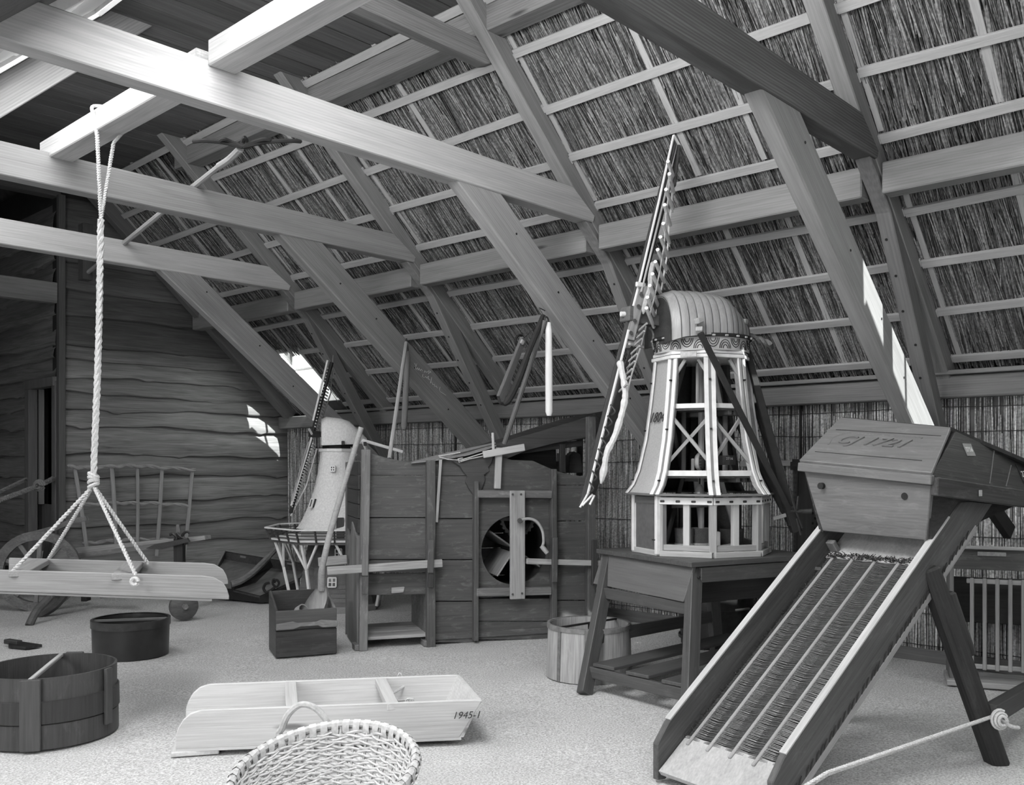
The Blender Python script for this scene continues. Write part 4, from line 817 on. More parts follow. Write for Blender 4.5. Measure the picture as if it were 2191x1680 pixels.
for u, v in ((734, 948), (781, 950)): bar('cap_beam_end', D(u, v, 8.85), D(u, v, 8.98), .03, .04, dark, sm)
# ================================================================ SLOPING GRAIN SIEVE (right foreground)
so = C(.66, 4.15, 0); sg = (rt * .8 + fw * .6).normalized(); sw_ = (rt * .6 - fw * .8).normalized(); SW = .62
def SV(t, w, z): return so + sg * t + sw_ * w + Zv * z
gs = thing('grain_sieve', 'tall sloping grain sieve with wire bed, dated wooden hopper on top', 'sieve', SV(.7, .31, 0))
K = .70
def sbar(name, t0, z0, t1, z1, w, th, h, mat, par=gs, **k): return bar(name, SV(t0, w, z0), SV(t1, w, z1), th, h, mat, par, **k)
sdm = wood(.085, .4, rough=.5, worn=.05)
for w in (.0, SW):
    p = [SV(-.03, w - .016, .0), SV(.02, w - .016, -.005), SV(1.72, w - .016, K * 1.72), SV(1.5, w - .016, 1.22), SV(1.4, w - .016, K * 1.4 + .24), SV(.04, w - .016, .245), SV(-.03, w - .016, .16)]
    sb = MB().prism(p, sw_ * .032).build('side_board', sdm, gs, axes(SV(0, w, 0), SV(1, w, K)), .004, label='left side board' if w == 0 else 'right side board with frayed canvas edge')
    bar('worn_top_edge', SV(.05, w, .255), SV(1.3, w, 1.151), .034, .008, wood(.45, .2), sb, bev=.001)
# bed: lower board, upper board, side canvas, ridges, wires
nz_ = (Zv - sg * K).normalized()
def BED(t, w, o=0): return SV(t, w, .045 + K * t) + nz_ * o
MB().hexa([BED(-.02, .02, -.01), BED(.16, .02, -.01), BED(.16, SW - .02, -.01), BED(-.02, SW - .02, -.01)], [BED(-.02, .02, .015), BED(.16, .02, .015), BED(.16, SW - .02, .015), BED(-.02, SW - .02, .015)]).build('lower_board', wood(.4, .25), gs)
MB().hexa([BED(1.22, .02, -.01), BED(1.48, .02, -.01), BED(1.48, SW - .02, -.01), BED(1.22, SW - .02, -.01)], [BED(1.22, .02, .02), BED(1.48, .02, .02), BED(1.48, SW - .02, .02), BED(1.22, SW - .02, .02)]).build('upper_board', wood(.45, .25), gs)
MB().hexa([SV(1.46, .02, K * 1.4 - .02), SV(1.48, .02, K * 1.4 - .02), SV(1.48, SW - .02, K * 1.4 - .02), SV(1.46, SW - .02, K * 1.4 - .02)], [SV(1.46, .02, 1.34), SV(1.48, .02, 1.34), SV(1.48, SW - .02, 1.34), SV(1.46, SW - .02, 1.34)]).build('slide_board', wood(.12, .3), gs)
rw = [.06, .175, .30, .425, .55]
for w in rw: bar('sieve_rib', BED(.12, w, .012), BED(1.24, w, .012), .017, .022, wood(.30, .25), gs, up=nz_, bev=.003)
wm_ = MB()
for i in range(190):
    t = .15 + 1.08 * i / 189; pts = []
    for a, b in zip(rw, rw[1:]):
        pts += [BED(t, a, .020), BED(t + random.uniform(-.002, .002), (a + b) / 2, .012)]
    pts += [BED(t, rw[-1], .020), BED(t, SW - .03, .014)]; pts = [BED(t, .03, .014)] + pts; wm_.tube(pts, .0019, 4)
wm_.build('sieve_wire', plain(.16, .4, .2, 40, .5), gs, kind='stuff')
MB().hexa([BED(.1, .02, -.03), BED(1.3, .02, -.03), BED(1.3, SW - .02, -.03), BED(.1, SW - .02, -.03)], [BED(.1, .02, -.02), BED(1.3, .02, -.02), BED(1.3, SW - .02, -.02), BED(.1, SW - .02, -.02)]).build('bottom_cloth', black, gs)
fr_ = MB()
for i in range(420):
    t = random.uniform(.15, 1.25); w = random.choice([.022, .03, SW - .025]); p = BED(t, w, .01); fr_.tube([p, p + sg * random.uniform(-.02, .02) + nz_ * random.uniform(.002, .015) + sw_ * random.uniform(-.012, .012)], .0014, 3)
for i in range(400):
    p = BED(1.235 + random.uniform(-.015, .012), random.uniform(.03, SW - .03), .022); fr_.tube([p, p + sg * random.uniform(-.03, .03) + sw_ * random.uniform(-.02, .02) + nz_ * random.uniform(0, .02)], .002, 3)
fr_.build('canvas_fringe', plain(.06, .9), gs, kind='stuff')
f2 = MB()
for i in range(42):
    t = .1 + 1.35 * i / 41 + random.uniform(-.01, .01); z = K * t + .02
    f2.hexa([SV(t, SW + .017, z), SV(t + .012, SW + .017, z + .02), SV(t + .02, SW + .018, z + .045), SV(t + .008, SW + .018, z + .03)], [p + sw_ * .004 for p in (SV(t, SW + .017, z), SV(t + .012, SW + .017, z + .02), SV(t + .02, SW + .018, z + .045), SV(t + .008, SW + .018, z + .03))])
f2.build('torn_canvas_edge', plain(.03, .9), gs, kind='stuff')
bar('canvas_batten', SV(.02, SW + .014, .006), SV(1.55, SW + .014, K * 1.55 + .006), .012, .03, wood(.28, .3), gs)
bar('slide_post', SV(1.22, .04, 1.0), SV(1.30, .05, K * 1.27), .05, .03, winl, gs); bar('slide_post', SV(1.18, SW - .03, 1.08), SV(1.2, SW - .03, .98), .03, .03, winp, gs)
# hopper
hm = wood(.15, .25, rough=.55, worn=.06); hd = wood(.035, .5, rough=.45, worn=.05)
def HX(t, w, z): return SV(t, w, z)
wl_, wr_ = -.02, SW + .02
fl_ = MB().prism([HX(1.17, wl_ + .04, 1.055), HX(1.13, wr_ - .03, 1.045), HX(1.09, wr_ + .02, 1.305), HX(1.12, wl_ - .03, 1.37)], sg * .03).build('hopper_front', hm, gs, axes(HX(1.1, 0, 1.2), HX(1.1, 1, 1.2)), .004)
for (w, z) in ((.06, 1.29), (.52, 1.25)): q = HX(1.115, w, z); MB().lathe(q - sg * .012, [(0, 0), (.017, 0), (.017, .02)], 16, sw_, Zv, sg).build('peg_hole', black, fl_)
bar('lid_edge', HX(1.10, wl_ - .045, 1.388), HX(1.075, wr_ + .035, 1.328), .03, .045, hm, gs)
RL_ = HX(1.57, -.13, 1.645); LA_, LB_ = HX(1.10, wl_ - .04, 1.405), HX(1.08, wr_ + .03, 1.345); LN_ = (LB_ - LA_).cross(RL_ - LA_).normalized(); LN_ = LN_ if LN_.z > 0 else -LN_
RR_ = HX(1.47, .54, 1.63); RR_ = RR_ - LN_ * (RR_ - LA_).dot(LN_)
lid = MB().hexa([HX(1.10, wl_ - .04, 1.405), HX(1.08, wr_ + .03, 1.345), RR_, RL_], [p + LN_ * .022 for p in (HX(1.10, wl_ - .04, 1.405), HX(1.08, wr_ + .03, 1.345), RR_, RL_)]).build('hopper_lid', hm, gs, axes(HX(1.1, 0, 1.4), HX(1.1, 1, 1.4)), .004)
a_, b_, c_ = LA_, LB_, RL_
n_ = LN_
cm = wood(.15, .2)
tc_ = (a_ + b_ + c_ + RR_) / 4 + n_ * .0225
text('carved_date', 'CJ 1721', facing(tc_ - (b_ - a_).normalized() * .03, b_ - a_, c_ - a_), .125, hm, lid, .007, .25)
for k in (.12, -.15): bar('board_joint', tc_ + (c_ - a_).normalized() * k - (b_ - a_).normalized() * .3, tc_ + (c_ - a_).normalized() * k + (b_ - a_).normalized() * .3, .003, .004, black, lid)
ex_ = (b_ - a_).normalized(); ey_ = (c_ - a_).normalized()
tube('carved_frame', [tc_ - ex_ * .26 - ey_ * .06, tc_ - ex_ * .275 + ey_ * .02, tc_ - ex_ * .23 + ey_ * .075, tc_ - ex_ * .2 + ey_ * .09, tc_ + ex_ * .2 + ey_ * .09, tc_ + ex_ * .215 + ey_ * .08], .005, hm, lid, 6)
# right side: gable board, frame rail, lower side; back slope
R_ = wr_ + .02
GA, GB, GE = HX(1.09, R_, 1.345), RR_ + sw_ * .025, HX(2.2, R_ + .02, 1.24); gn = (GB - GA).cross(GE - GA).normalized(); gn = gn if gn.dot(sw_) > 0 else -gn
GR = HX(2.2, R_, 1.385); GR = GR - sw_ * ((GR - GA).dot(gn) / sw_.dot(gn))
def GS(u, v, o=0.0): return onP(u, v, GA + gn * o, gn)
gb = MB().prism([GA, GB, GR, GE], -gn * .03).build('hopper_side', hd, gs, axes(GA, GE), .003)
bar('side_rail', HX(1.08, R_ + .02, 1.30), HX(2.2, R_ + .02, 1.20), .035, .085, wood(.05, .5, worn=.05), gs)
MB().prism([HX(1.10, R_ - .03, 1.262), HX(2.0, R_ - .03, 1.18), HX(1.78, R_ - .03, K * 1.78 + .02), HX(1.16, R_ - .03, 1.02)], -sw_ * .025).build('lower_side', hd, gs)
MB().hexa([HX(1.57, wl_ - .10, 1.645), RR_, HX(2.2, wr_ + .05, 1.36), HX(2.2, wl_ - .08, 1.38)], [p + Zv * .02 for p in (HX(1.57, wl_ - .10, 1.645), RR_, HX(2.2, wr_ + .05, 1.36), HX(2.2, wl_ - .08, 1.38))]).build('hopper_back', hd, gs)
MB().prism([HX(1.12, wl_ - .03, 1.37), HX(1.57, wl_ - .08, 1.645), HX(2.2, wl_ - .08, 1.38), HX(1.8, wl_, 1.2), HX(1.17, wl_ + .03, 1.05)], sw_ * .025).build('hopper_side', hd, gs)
def GP(t, f):
    lo = GA.lerp(GE, (t - 1.09) / 1.11); k = (t - 1.47) / .73; hi = GB.lerp(GR, k) if k > 0 else GA.lerp(GB, (t - 1.09) / .38)
    return lo.lerp(hi, f) + gn * .001
for p, q in ((GP(1.80, .94), GP(1.62, .04)), (GP(1.93, .7), GP(1.78, .04))): MB().tube([p, q], .003, 4).build('side_joint', wood(.12, .2), gb)
def label_plate(c_, s, txt, m1, m2, nrm, hx):
    ex = (sg - nrm * sg.dot(nrm)).normalized(); ey = (Zv - nrm * Zv.dot(nrm)).normalized(); q = [c_ + ex * s * i + ey * s * hx * j for i, j in ((-1, -1), (1, -1), (1, 1), (-1, 1))]
    pl_ = MB().hexa(q, [p + nrm * .003 for p in q]).build('number_label', m1, gs, bev=.001)
    if txt: text('label_number', txt, facing(c_ + nrm * .0035, ex, ey), s * .8, m2, pl_, .0006)
label_plate(GP(1.53, .68), .042, '2756', plain(.22, .6), lettr, gn, .8); label_plate(GP(2.05, .55), .06, '2754', black, lettr, gn, 1.1); label_plate(HX(1.46, R_ + .04, 1.262), .015, '', winp, lettr, sw_, 1)
bar('support_leg', SV(1.43, .80, -.02), SV(1.13, .62, .92), .09, .085, wood(.03, .5, rough=.6, worn=.02), gs, bev=.012); bar('support_leg', SV(1.45, -.12, -.02), SV(1.15, .0, .88), .09, .085, dark, gs, bev=.012)
bar('leg_cleat', SV(1.245, .66, .80), SV(1.335, .715, .50), .05, .05, wood(.05, .5), gs, bev=.02)
rl = bar('leg_rail', SV(1.36, .80, .24), SV(2.3, .6, .20), .06, .09, darkm, gs)
# rope barrier tied to the leg
kn = SV(1.385, .80, .225)
rb = thing('barrier_rope', 'thin rope stretched low from the sieve leg knot, bottom right', 'rope', kn)
rope('rope', [kn, D(1770, 1655, 3.2), C(.55, 2.6, .33)], .009, ropem, rb, 45)
for i in range(3): tube('knot', [kn + (rt * math.cos(a) + Zv * math.sin(a) * 1.2) * (.018 + .009 * i) + fw * .014 * (i - 3) - fw * .04 for a in np.linspace(.5 * i, 5.2 + .5 * i, 14)], .008, ropem, rb, 6)
tube('knot_tail', spline([kn - fw * .05, kn + rt * .05 - fw * .06 - Zv * .03, kn + rt * .09 - fw * .05 - Zv * .04]), .009, ropem, rb, 6)
bar('rope_stake', C(.55, 2.6, -.02), C(.55, 2.6, .40), .04, .04, darkm, rb)

# ================================================================ THINGS BEHIND THE TABLE AND AT THE RIGHT WALL
dbc = C(1.60, 7.3, 0); bd_ = thing('dark_barrel', 'dark iron-banded wooden tub with side handle under the table', 'tub', dbc)
MB().lathe(dbc, [(0, .0), (.27, 0), (.285, .25), (.28, .52), (.262, .52), (.262, .04), (0, .03)], 40).build('body', plain(.03, .5, .35, 20), bd_, smooth=True)
for z in (.06, .28, .47): MB().lathe(dbc, [(.283, z - .012), (.291, z - .012), (.291, z + .012), (.283, z + .012)], 40).build('hoop', iron, bd_, smooth=True)
hp = D(1574, 1306, 6.95); tube('handle', spline([hp, hp + rt * .05 - fw * .03 + Zv * .012, hp + rt * .10 + fw * .02 + Zv * .01, hp + rt * .115 + fw * .06]), .009, plain(.2, .5), bd_, 6)
dc0 = C(2.32, 6.78, 0); ds = thing('sieve_drum', 'dark upright drum of punched sheet iron behind the hopper', 'drum', dc0)
ds_ = MB().lathe(dc0, [(.26, .45), (.26, 1.36)], 48); dm = ds_.build('punched_wall', mesh_mat(.07, 7, .008), ds, smooth=True)
uv = dm.data.uv_layers.new(name='UVMap')
for lo in dm.data.loops:
    p = dm.data.vertices[lo.vertex_index].co; a = math.atan2(p.y, p.x); uv.data[lo.index].uv = ((a % 6.2832) * .26, p.z)
for z in (.47, 1.39): MB().lathe(dc0, [(.245, z - .03), (.28, z - .03), (.28, z + .03), (.245, z + .03)], 40).build('end_ring', dark, ds, smooth=True)
MB().lathe(dc0, [(.20, 0), (.23, .0), (.25, .45), (.2, .45)], 24, cap1=False).build('stand', dark, ds)
bar('side_board', D(1722, 990, 6.42), D(1716, 1330, 6.42), .10, .04, dark, ds, up=fw); bar('hanger', D(1738, 992, 6.1), D(1702, 990, 6.5), .05, .05, darkm, ds)
# barred box at the right edge
bx = C(2.79, 5.93, 0); be = (rt * .93 + fw * -.37).normalized(); bf = Fr(bx, be)
bb = thing('barred_crate', 'wooden grain box with upright bars in its front, right edge by reed wall', 'crate', bx)
def BB(x, y, z): return bf(x, y, z)
for x in (0, .75): MB().hexa([BB(x, .0, 0), BB(x + .025, .0, 0), BB(x + .025, .35, 0), BB(x, .35, 0)], [BB(x, .0, .86), BB(x + .025, .0, .86), BB(x + .025, .35, .86), BB(x, .35, .86)]).build('side_board', winl, bb, axes(BB(x, 0, 0), BB(x, 0, 1)), .003)
bar('top_board', BB(0, .02, .80), BB(.775, .02, .80), .03, .13, win, bb); bar('top_edge', BB(-.02, .0, .875), BB(.8, .0, .875), .05, .02, winp, bb)
bar('bottom_board', BB(-.02, .1, .02), BB(.8, .1, .02), .32, .035, winp, bb); bar('rear_board', BB(0, .34, .5), BB(.775, .34, .5), .02, .3, dark, bb)
bar('bar_rail', BB(.10, .03, .66), BB(.75, .03, .66), .02, .03, winp, bb); bar('bar_rail', BB(.10, .03, .12), BB(.75, .03, .12), .02, .03, winp, bb)
for i in range(9): bar('upright_bar', BB(.13 + .072 * i, .02, .10), BB(.13 + .072 * i, .02, .68), .022, .018, stick, bb)
MB().hexa([BB(.16, -.004, .825), BB(.32, -.004, .825), BB(.32, .002, .825), BB(.16, .002, .825)], [BB(.16, -.004, .85), BB(.32, -.004, .85), BB(.32, .002, .85), BB(.16, .002, .85)]).build('paper_label', plain(.35, .8, .2, 60), bb)
bar('diagonal_strut', D(2160, 1140, 6.1), D(2098, 1050, 5.9), .05, .10, black, bb)

# ================================================================ BUSHELS AND TUBS
def hollow(o, prof, n=48, sx=1, sy=1): return MB().lathe(o, prof, n, rt, fw, Zv, sx, sy)
b0 = C(.5125, 6.19, 0); bu = thing('bushel_measure', 'pale round grain measure with iron cross bar, beside the table leg', 'measure', b0)
hollow(b0, [(0, .0), (.285, .0), (.272, .345), (.258, .345), (.268, .02), (0, .02)]).build('body', wood(.34, .45, axis=2, worn=.08), bu, smooth=True)
hollow(b0, [(.272, .32), (.28, .32), (.28, .35), (.262, .35), (.262, .343)]).build('rim_hoop', plain(.18, .6, .3, 30), bu, smooth=True)
bar('cross_bar', b0 + Zv * .345 - rt * .2 - fw * .17, b0 + Zv * .345 + rt * .2 + fw * .17, .018, .012, iron, bu)
for a in (math.radians(222), math.radians(262), math.radians(42)):
    dv = rt * math.cos(a) + fw * math.sin(a); bar('iron_strap', b0 + dv * .289 + Zv * .0, b0 + dv * .277 + Zv * .345, .026, .005, plain(.14, .6, .3, 30), bu, up=dv)
bar('center_rod', b0 + Zv * .02, b0 + Zv * .345, .014, .014, iron, bu)
t1 = C(-2.81, 6.86, 0); tu = thing('black_tub', 'round black wooden tub with a thin bar across its rim', 'tub', t1)
hollow(t1, [(0, .0), (.262, .0), (.27, .262), (.258, .262), (.252, .02), (0, .02)]).build('body', plain(.022, .4, .3, 8), tu, smooth=True)
hollow(t1, [(.268, .215), (.276, .215), (.276, .268), (.256, .268)]).build('rim_hoop', plain(.035, .35, .3, 20), tu, smooth=True)
bar('cross_bar', t1 + Zv * .255 - rt * .25 - fw * .06, t1 + Zv * .255 + rt * .255 + fw * .06, .012, .02, stickd, tu)
t2 = C(-2.42, 4.87, 0); tw = thing('brown_tub', 'large dark wooden tub with lapped bands and upright cleats, bottom left corner', 'tub', t2)
tm = wood(.055, .35, axis=2, rough=.45, worn=.03)
hollow(t2, [(0, .0), (.325, .0), (.325, .348), (.312, .348), (.312, .02), (0, .02)], 56).build('body', tm, tw, smooth=True)
hollow(t2, [(.326, .0), (.334, .0), (.332, .118), (.326, .122)], 56).build('lower_band', tm, tw, smooth=True); hollow(t2, [(.326, .126), (.338, .126), (.336, .232), (.326, .236)], 56).build('middle_band', wood(.04, .35, axis=2, rough=.45), tw, smooth=True)
for a in (-78, -12, 95, 180):
    dv = rt * math.cos(math.radians(a)) + fw * math.sin(math.radians(a)); bar('cleat', t2 + dv * .345 + Zv * (.0 if a < -20 else .06), t2 + dv * .345 + Zv * .35, .095 if a != -12 else .05, .02, wood(.065, .3, rough=.45), tw, up=dv)
bar('cross_bar', t2 + Zv * .34 - rt * -.06 - fw * .32, t2 + Zv * .34 + rt * -.09 + fw * .31, .025, .018, winp, tw)

# ================================================================ TROUGHS
def trough(name, label, FL, FR, BL, BR, ztop, hgt, mat, divs, closed_right, lean=.02):
    # inner top corners (world, z ignored) front-left, front-right, back-left, back-right
    o = (FL + FR) / 2; t = thing(name, label, 'trough', V((o.x, o.y, ztop - hgt)))
    def at(p, z, out=V()): return V((p.x, p.y, z)) + out
    for A, B, nm in ((FL, FR, 'front_board'), (BL, BR, 'back_board')):
        x = (B - A).normalized(); L = (B - A).length; inw = (BL - FL).normalized() * (1 if nm == 'front_board' else -1); inw.z = 0
        prof = [(.0, .0), (.0, .35), (.012, .55), (.035, .76), (.07, .92), (.12, 1.0), (L - .03, 1.0), (L, .97), (L - .11, 0)] if closed_right else [(.0, .0), (.0, 1), (L - .16, 1.0), (L - .09, .95), (L - .035, .72), (L - .012, .45), (L, .15), (L, 0)]
        pts = [at(A, ztop - hgt) + x * s + Zv * hgt * f + inw * (lean * (1 - f)) for s, f in prof]
        MB().prism(pts, -inw * .022).build(nm, mat, t, axes(at(A, ztop), at(B, ztop)), .004)
    c = [at(FL, ztop - hgt + .005), at(FR - (FR - FL).normalized() * .10, ztop - hgt + .005), at(BR - (BR - BL).normalized() * .10, ztop - hgt + .005), at(BL, ztop - hgt + .005)]
    MB().hexa([p - Zv * .02 for p in c], c).build('bottom_board', mat, t, axes(c[0], c[1]), .003)
    if closed_right:
        k = (FR - FL).normalized(); MB().hexa([at(FR, ztop - hgt) - k * .11, at(FR, ztop - hgt) - k * .09, at(BR, ztop - hgt) - k * .09, at(BR, ztop - hgt) - k * .11], [at(FR, ztop - .005) - k * .02, at(FR, ztop - .005), at(BR, ztop - .005), at(BR, ztop - .005) - k * .02]).build('end_board', mat, t)
    def fpx(A, B, u):
        return min((i / 400 for i in range(401)), key=lambda k: abs(CX + F * (A.lerp(B, k).dot(rt)) / (A.lerp(B, k).dot(fw)) - u))
    for f in divs:
        p, q = (FL.lerp(FR, f), BL.lerp(BR, f)) if not isinstance(f, tuple) else (FL.lerp(FR, fpx(FL, FR, f[0])), BL.lerp(BR, fpx(BL, BR, f[1]))); d = (q - p).normalized(); bar('cross_board', at(p, ztop - .02) - d * .02, at(q, ztop - .02) + d * .02, .11 if isinstance(f, tuple) else .06, .035, mat, t, bev=.004)
        bar('divider', at(p, ztop - .06) + d * .02, at(q, ztop - .06) - d * .02, .018, .07, mat, t)
    return t
z = .225
FL, FR = G(376, 1519, z), G(1030, 1495, z); BL, BR = G(398, 1466, z), G(985, 1444, z)
tr = trough('seed_trough', 'pale open wooden trough on the floor with two cross boards, front centre', FL, FR, BL, BR, z, .19, trough2, (.37, .70), True)
for f in (.06, .40): q = FL.lerp(FR, f); q2 = BL.lerp(BR, f); bar('runner', V((q.x, q.y, .012)), V((q2.x, q2.y, .012)), .22 if f < .1 else .06, .024, trough2, tr)
q = FR.lerp(FL, .18) ; kz = V((q.x, q.y, z - .01)); tube('cord', spline([D(878, 1461, 5.2), D(855, 1475, 5.1), D(832, 1490, 4.95), D(845, 1499, 4.85), D(876, 1498, 4.72)]), .007, ropem, tr, 6)
for i in range(3): tube('cord_knot', [D(874 + 4 * i, 1504, 4.66) + (rt * math.cos(a) * .014 + Zv * math.sin(a) * .022) for a in np.linspace(0, 5.5, 10)], .005, ropem, tr, 5)
tube('cord_knot', [D(856, 1452, 5.2) + (rt * math.cos(a) * .012 + Zv * math.sin(a) * .03) for a in np.linspace(0, 5.5, 10)], .006, ropem, tr, 5)
q = FR.lerp(FL, .055); text('ink_number', '1945-1', facing(V((q.x, q.y, z - .075)) - (BR - FR).normalized() * .024, FR - FL, Zv), .05, inkm, tr, .0008, .3)
z = .80
FL, FR = G(150, 1223, z), G(490, 1233, z); FL = FR + (FL - FR) * 1.55; BL, BR = G(200, 1189, z), G(488, 1205, z); BL = BR + (BL - BR) * 1.72
BR = FR + (BR - FR) * .95; BL = BR + (FL - FR) * 1.02 + (BL - BR) * .0
ht = trough('hanging_trough', 'pale wooden trough hanging level from a white rope, left side', FL, FR, BL, BR, z, .125, troughm, ((42, 87), (262, 286)), False, .01)
hk = D(200, 1028, 5.5); hj = D(207, 268, 5.5)
ex2 = [(G(291, 1228, z), G(317, 1203, z)), (G(26, 1220, z), G(104, 1193, z))]
rp_ = thing('hanging_rope', 'white twisted rope from the loft joist down to the hanging trough', 'rope', hk)
yk = D(216, 470, 5.5)
for a, b in ((hj, yk), (D(243, 306, 5.55), yk)): rope('rope_strand', [a, b], .012, ropem, rp_, 34)
tube('joist_loop', spline([hj - Zv * .06, hj + V((-.01, 0, .03)), V((2.335, hj.y, 3.515)), V((2.50, hj.y - .02, 3.52)), V((2.52, hj.y - .03, 3.44)), D(243, 306, 5.55)]), .010, ropem, rp_, 6)
rope('twisted_rope', [yk, D(213, 640, 5.5), D(208, 820, 5.5), hk], .020, ropem, rp_, 7, 3)
for i in range(4): tube('knot', [hk + (rt * math.cos(a) * .024 + fw * math.sin(a) * .024) + Zv * (-.03 + .020 * i + .012 * math.cos(a + i)) for a in np.linspace(0, 6.1, 14)], .012, ropem, rp_, 6)
for (f, b) in ex2:
    for p, dz in ((f, .0), (b, 0)): q = V((p.x, p.y, z - .01)); rope('rope_leg', [hk - Zv * .03, q], .012, ropem, rp_, 22)
q = G(293, 1229, z); tube('rope_stop', [V((q.x, q.y, z - .035)) - fw * .03 + (rt * math.cos(a) + Zv * math.sin(a)) * .018 for a in np.linspace(0, 5.8, 12)], .011, ropem, rp_, 6)

# ================================================================ BASKET
k0 = C(-.70, 3.47, 0); bs = thing('wicker_basket', 'round woven wicker basket with a bent wood handle, bottom edge', 'basket', k0)
tl = lambda a: .262 + .075 * math.sin(a) + .028 * math.cos(a)
def BK(a, f, o=0):                                                  # f 0 bottom .. 1 rim
    R = .19 + .145 * f ** .7 + o; return k0 + rt * math.cos(a) * R * 1.0 + fw * math.sin(a) * R * 1.0 + Zv * (.012 + (tl(a) - .012) * f ** 1.15)
wk = plain(.46, .6, .22, 50, 0, .3); wk2 = plain(.54, .6, .2, 50, 0, .3)
NS = 36
for i in range(NS): a = 2 * math.pi * i / NS; MB().tube([BK(a, f / 6) for f in range(7)], .006, 5).build('stake', wk, bs, smooth=True)
wv_ = MB()
for j in range(44):
    f = .02 + .9 * j / 43; wv_.tube([BK(2 * math.pi * i / (NS * 4), f + .012 * math.sin(i * .9 + j), .0085 * math.cos(math.pi * (i / 4 + j)) * 1.0) for i in range(NS * 4)], .0052, 5, True)
wv_.build('woven_withy', wk2, bs, smooth=True, kind='stuff')
MB().lathe(k0, [(0, .008), (.19, .008), (.195, .016), (0, .016)], 32, rt, fw).build('bottom', wk, bs)
MB().tube([BK(2 * math.pi * i / 72, 1.0, .004) for i in range(72)], .016, 8, True).build('rim', wk, bs, smooth=True); MB().tube([BK(2 * math.pi * i / 72, .93, .012) for i in range(72)], .011, 8, True).build('rim', wk, bs, smooth=True)
for i in range(46):
    a = 2 * math.pi * i / 46; c = (BK(a, 1.0, .004) + BK(a, .93, .012)) / 2; tn_ = (BK(a + .03, 1, 0) - BK(a - .03, 1, 0)).normalized(); rr = tn_.cross(Zv).normalized()
    MB().rings([[c + tn_ * s + (rr * math.cos(b) * .0215 + (Zv * math.sin(b)) * .031) for b in np.linspace(0, 2 * math.pi, 9)[:-1]] for s in (-.014, .014)]).build('rim_wrap', wk2, bs, smooth=True)
h0, h1 = BK(math.radians(118), .9), BK(math.radians(72), .95)
hpx = [D(601, 1580, 3.83), D(604, 1558, 3.83), D(616, 1530, 3.83), D(636, 1511, 3.83), D(656, 1508, 3.83), D(678, 1518, 3.83), D(697, 1540, 3.83), D(706, 1562, 3.83)]
MB().tube(spline([BK(math.radians(112), .5, .01)] + hpx + [BK(math.radians(80), .45, .01)], 5), .014, 8).build('handle', wk, bs, smooth=True)

# ================================================================ CRATE WITH SCOOP
cf = Fr(G(590, 1409), G(720, 1399) - G(590, 1409)); cw, cd = (G(720, 1399) - G(590, 1409)).length, .36
cr_ = thing('scoop_crate', 'open dark wooden grain crate with a carved hand grip strip, scoop inside', 'crate', cf(cw / 2, 0, 0))
crm = wood(.05, .4, rough=.45, worn=.03)
fr_b = bar('front_board', cf(0, 0, .10), cf(cw, 0, .10), .022, .19, crm, cr_); bar('front_board', cf(0, 0, .27), cf(cw, 0, .27), .022, .14, wood(.085, .35, rough=.45), cr_)
MB().prism([cf(.0, -.011, .205), cf(.12, -.011, .205), cf(.17, -.011, .222), cf(.30, -.011, .222), cf(.33, -.011, .205), cf(cw, -.011, .205), cf(cw, -.011, .25), cf(.32, -.011, .262), cf(.29, -.011, .25), cf(.15, -.011, .25), cf(.12, -.011, .262), cf(0, -.011, .25)], -cf.ey * .022).build('grip_strip', winl, cr_, axes(cf(0, 0, .23), cf(1, 0, .23)), .004)
for x in (.0, cw - .02):
    MB().prism([cf(x, .011, 0), cf(x, cd, 0), cf(x, cd, .445), cf(x, .011, .34)], cf.ex * .02).build('side_board', winl if x > .1 else crm, cr_, axes(cf(x, 0, .2), cf(x, 1, .2)), .004)
bar('back_board', cf(0, cd, .225), cf(cw, cd, .225), .02, .43, crm, cr_); bar('bottom_board', cf(.02, cd / 2, .02), cf(cw - .02, cd / 2, .02), cd - .03, .02, crm, cr_)
sc = thing('grain_scoop', 'long handled wooden grain shovel standing in the crate', 'shovel', D(678, 1300, 6.85))
MB().tube(spline([D(773, 915, 7.06), D(752, 985, 7.02), D(728, 1065, 6.98), D(708, 1135, 6.95), D(696, 1185, 6.92), D(689, 1220, 6.93), D(688, 1262, 6.97)], 6), [.022] * 12 + [.024] * 18 + [.028] * 7, 10).build('handle', stick, sc, smooth=True)
rows = []; wd_, dd_ = (rt * .92 + Zv * .22 - fw * .1).normalized(), (fw * .8 - Zv * .25 + rt * .1).normalized()
for i in range(11):
    t = i / 10; c = D(688, 1252, 6.96).lerp(D(664, 1322, 6.93), t); wdt = .026 + .066 * math.sin(min(1, t * 1.6) * 1.57); dep = .02 + .035 * min(1, t * 1.6)
    rows.append([c + wd_ * wdt * math.sin(b) + dd_ * dep * math.cos(b) for b in np.linspace(-1.5, 1.5, 15)])
in_ = [[p + (-fw * .8 + Zv * .3) * .010 for p in r] for r in rows]
bl_ = MB(); bl_.rings(rows, closed=False); bl_.rings(in_, closed=False); bl_.rings([[a, b] for a, b in zip(rows[-1], in_[-1])], closed=False); bl_.rings([[a[0], b[0]] for a, b in zip(rows, in_)], closed=False); bl_.rings([[a[-1], b[-1]] for a, b in zip(rows, in_)], closed=False)
bl_.build('blade', wood(.34, .3, axis=2), sc, smooth=True)
s2_ = thing('small_scoop', 'small round wooden hand scoop lying in the crate', 'scoop', D(650, 1306, 6.9))
ax_ = (rt * .75 + Zv * .42 - fw * .5).normalized(); ay = ax_.cross(Zv).normalized(); az = ax_.cross(ay)
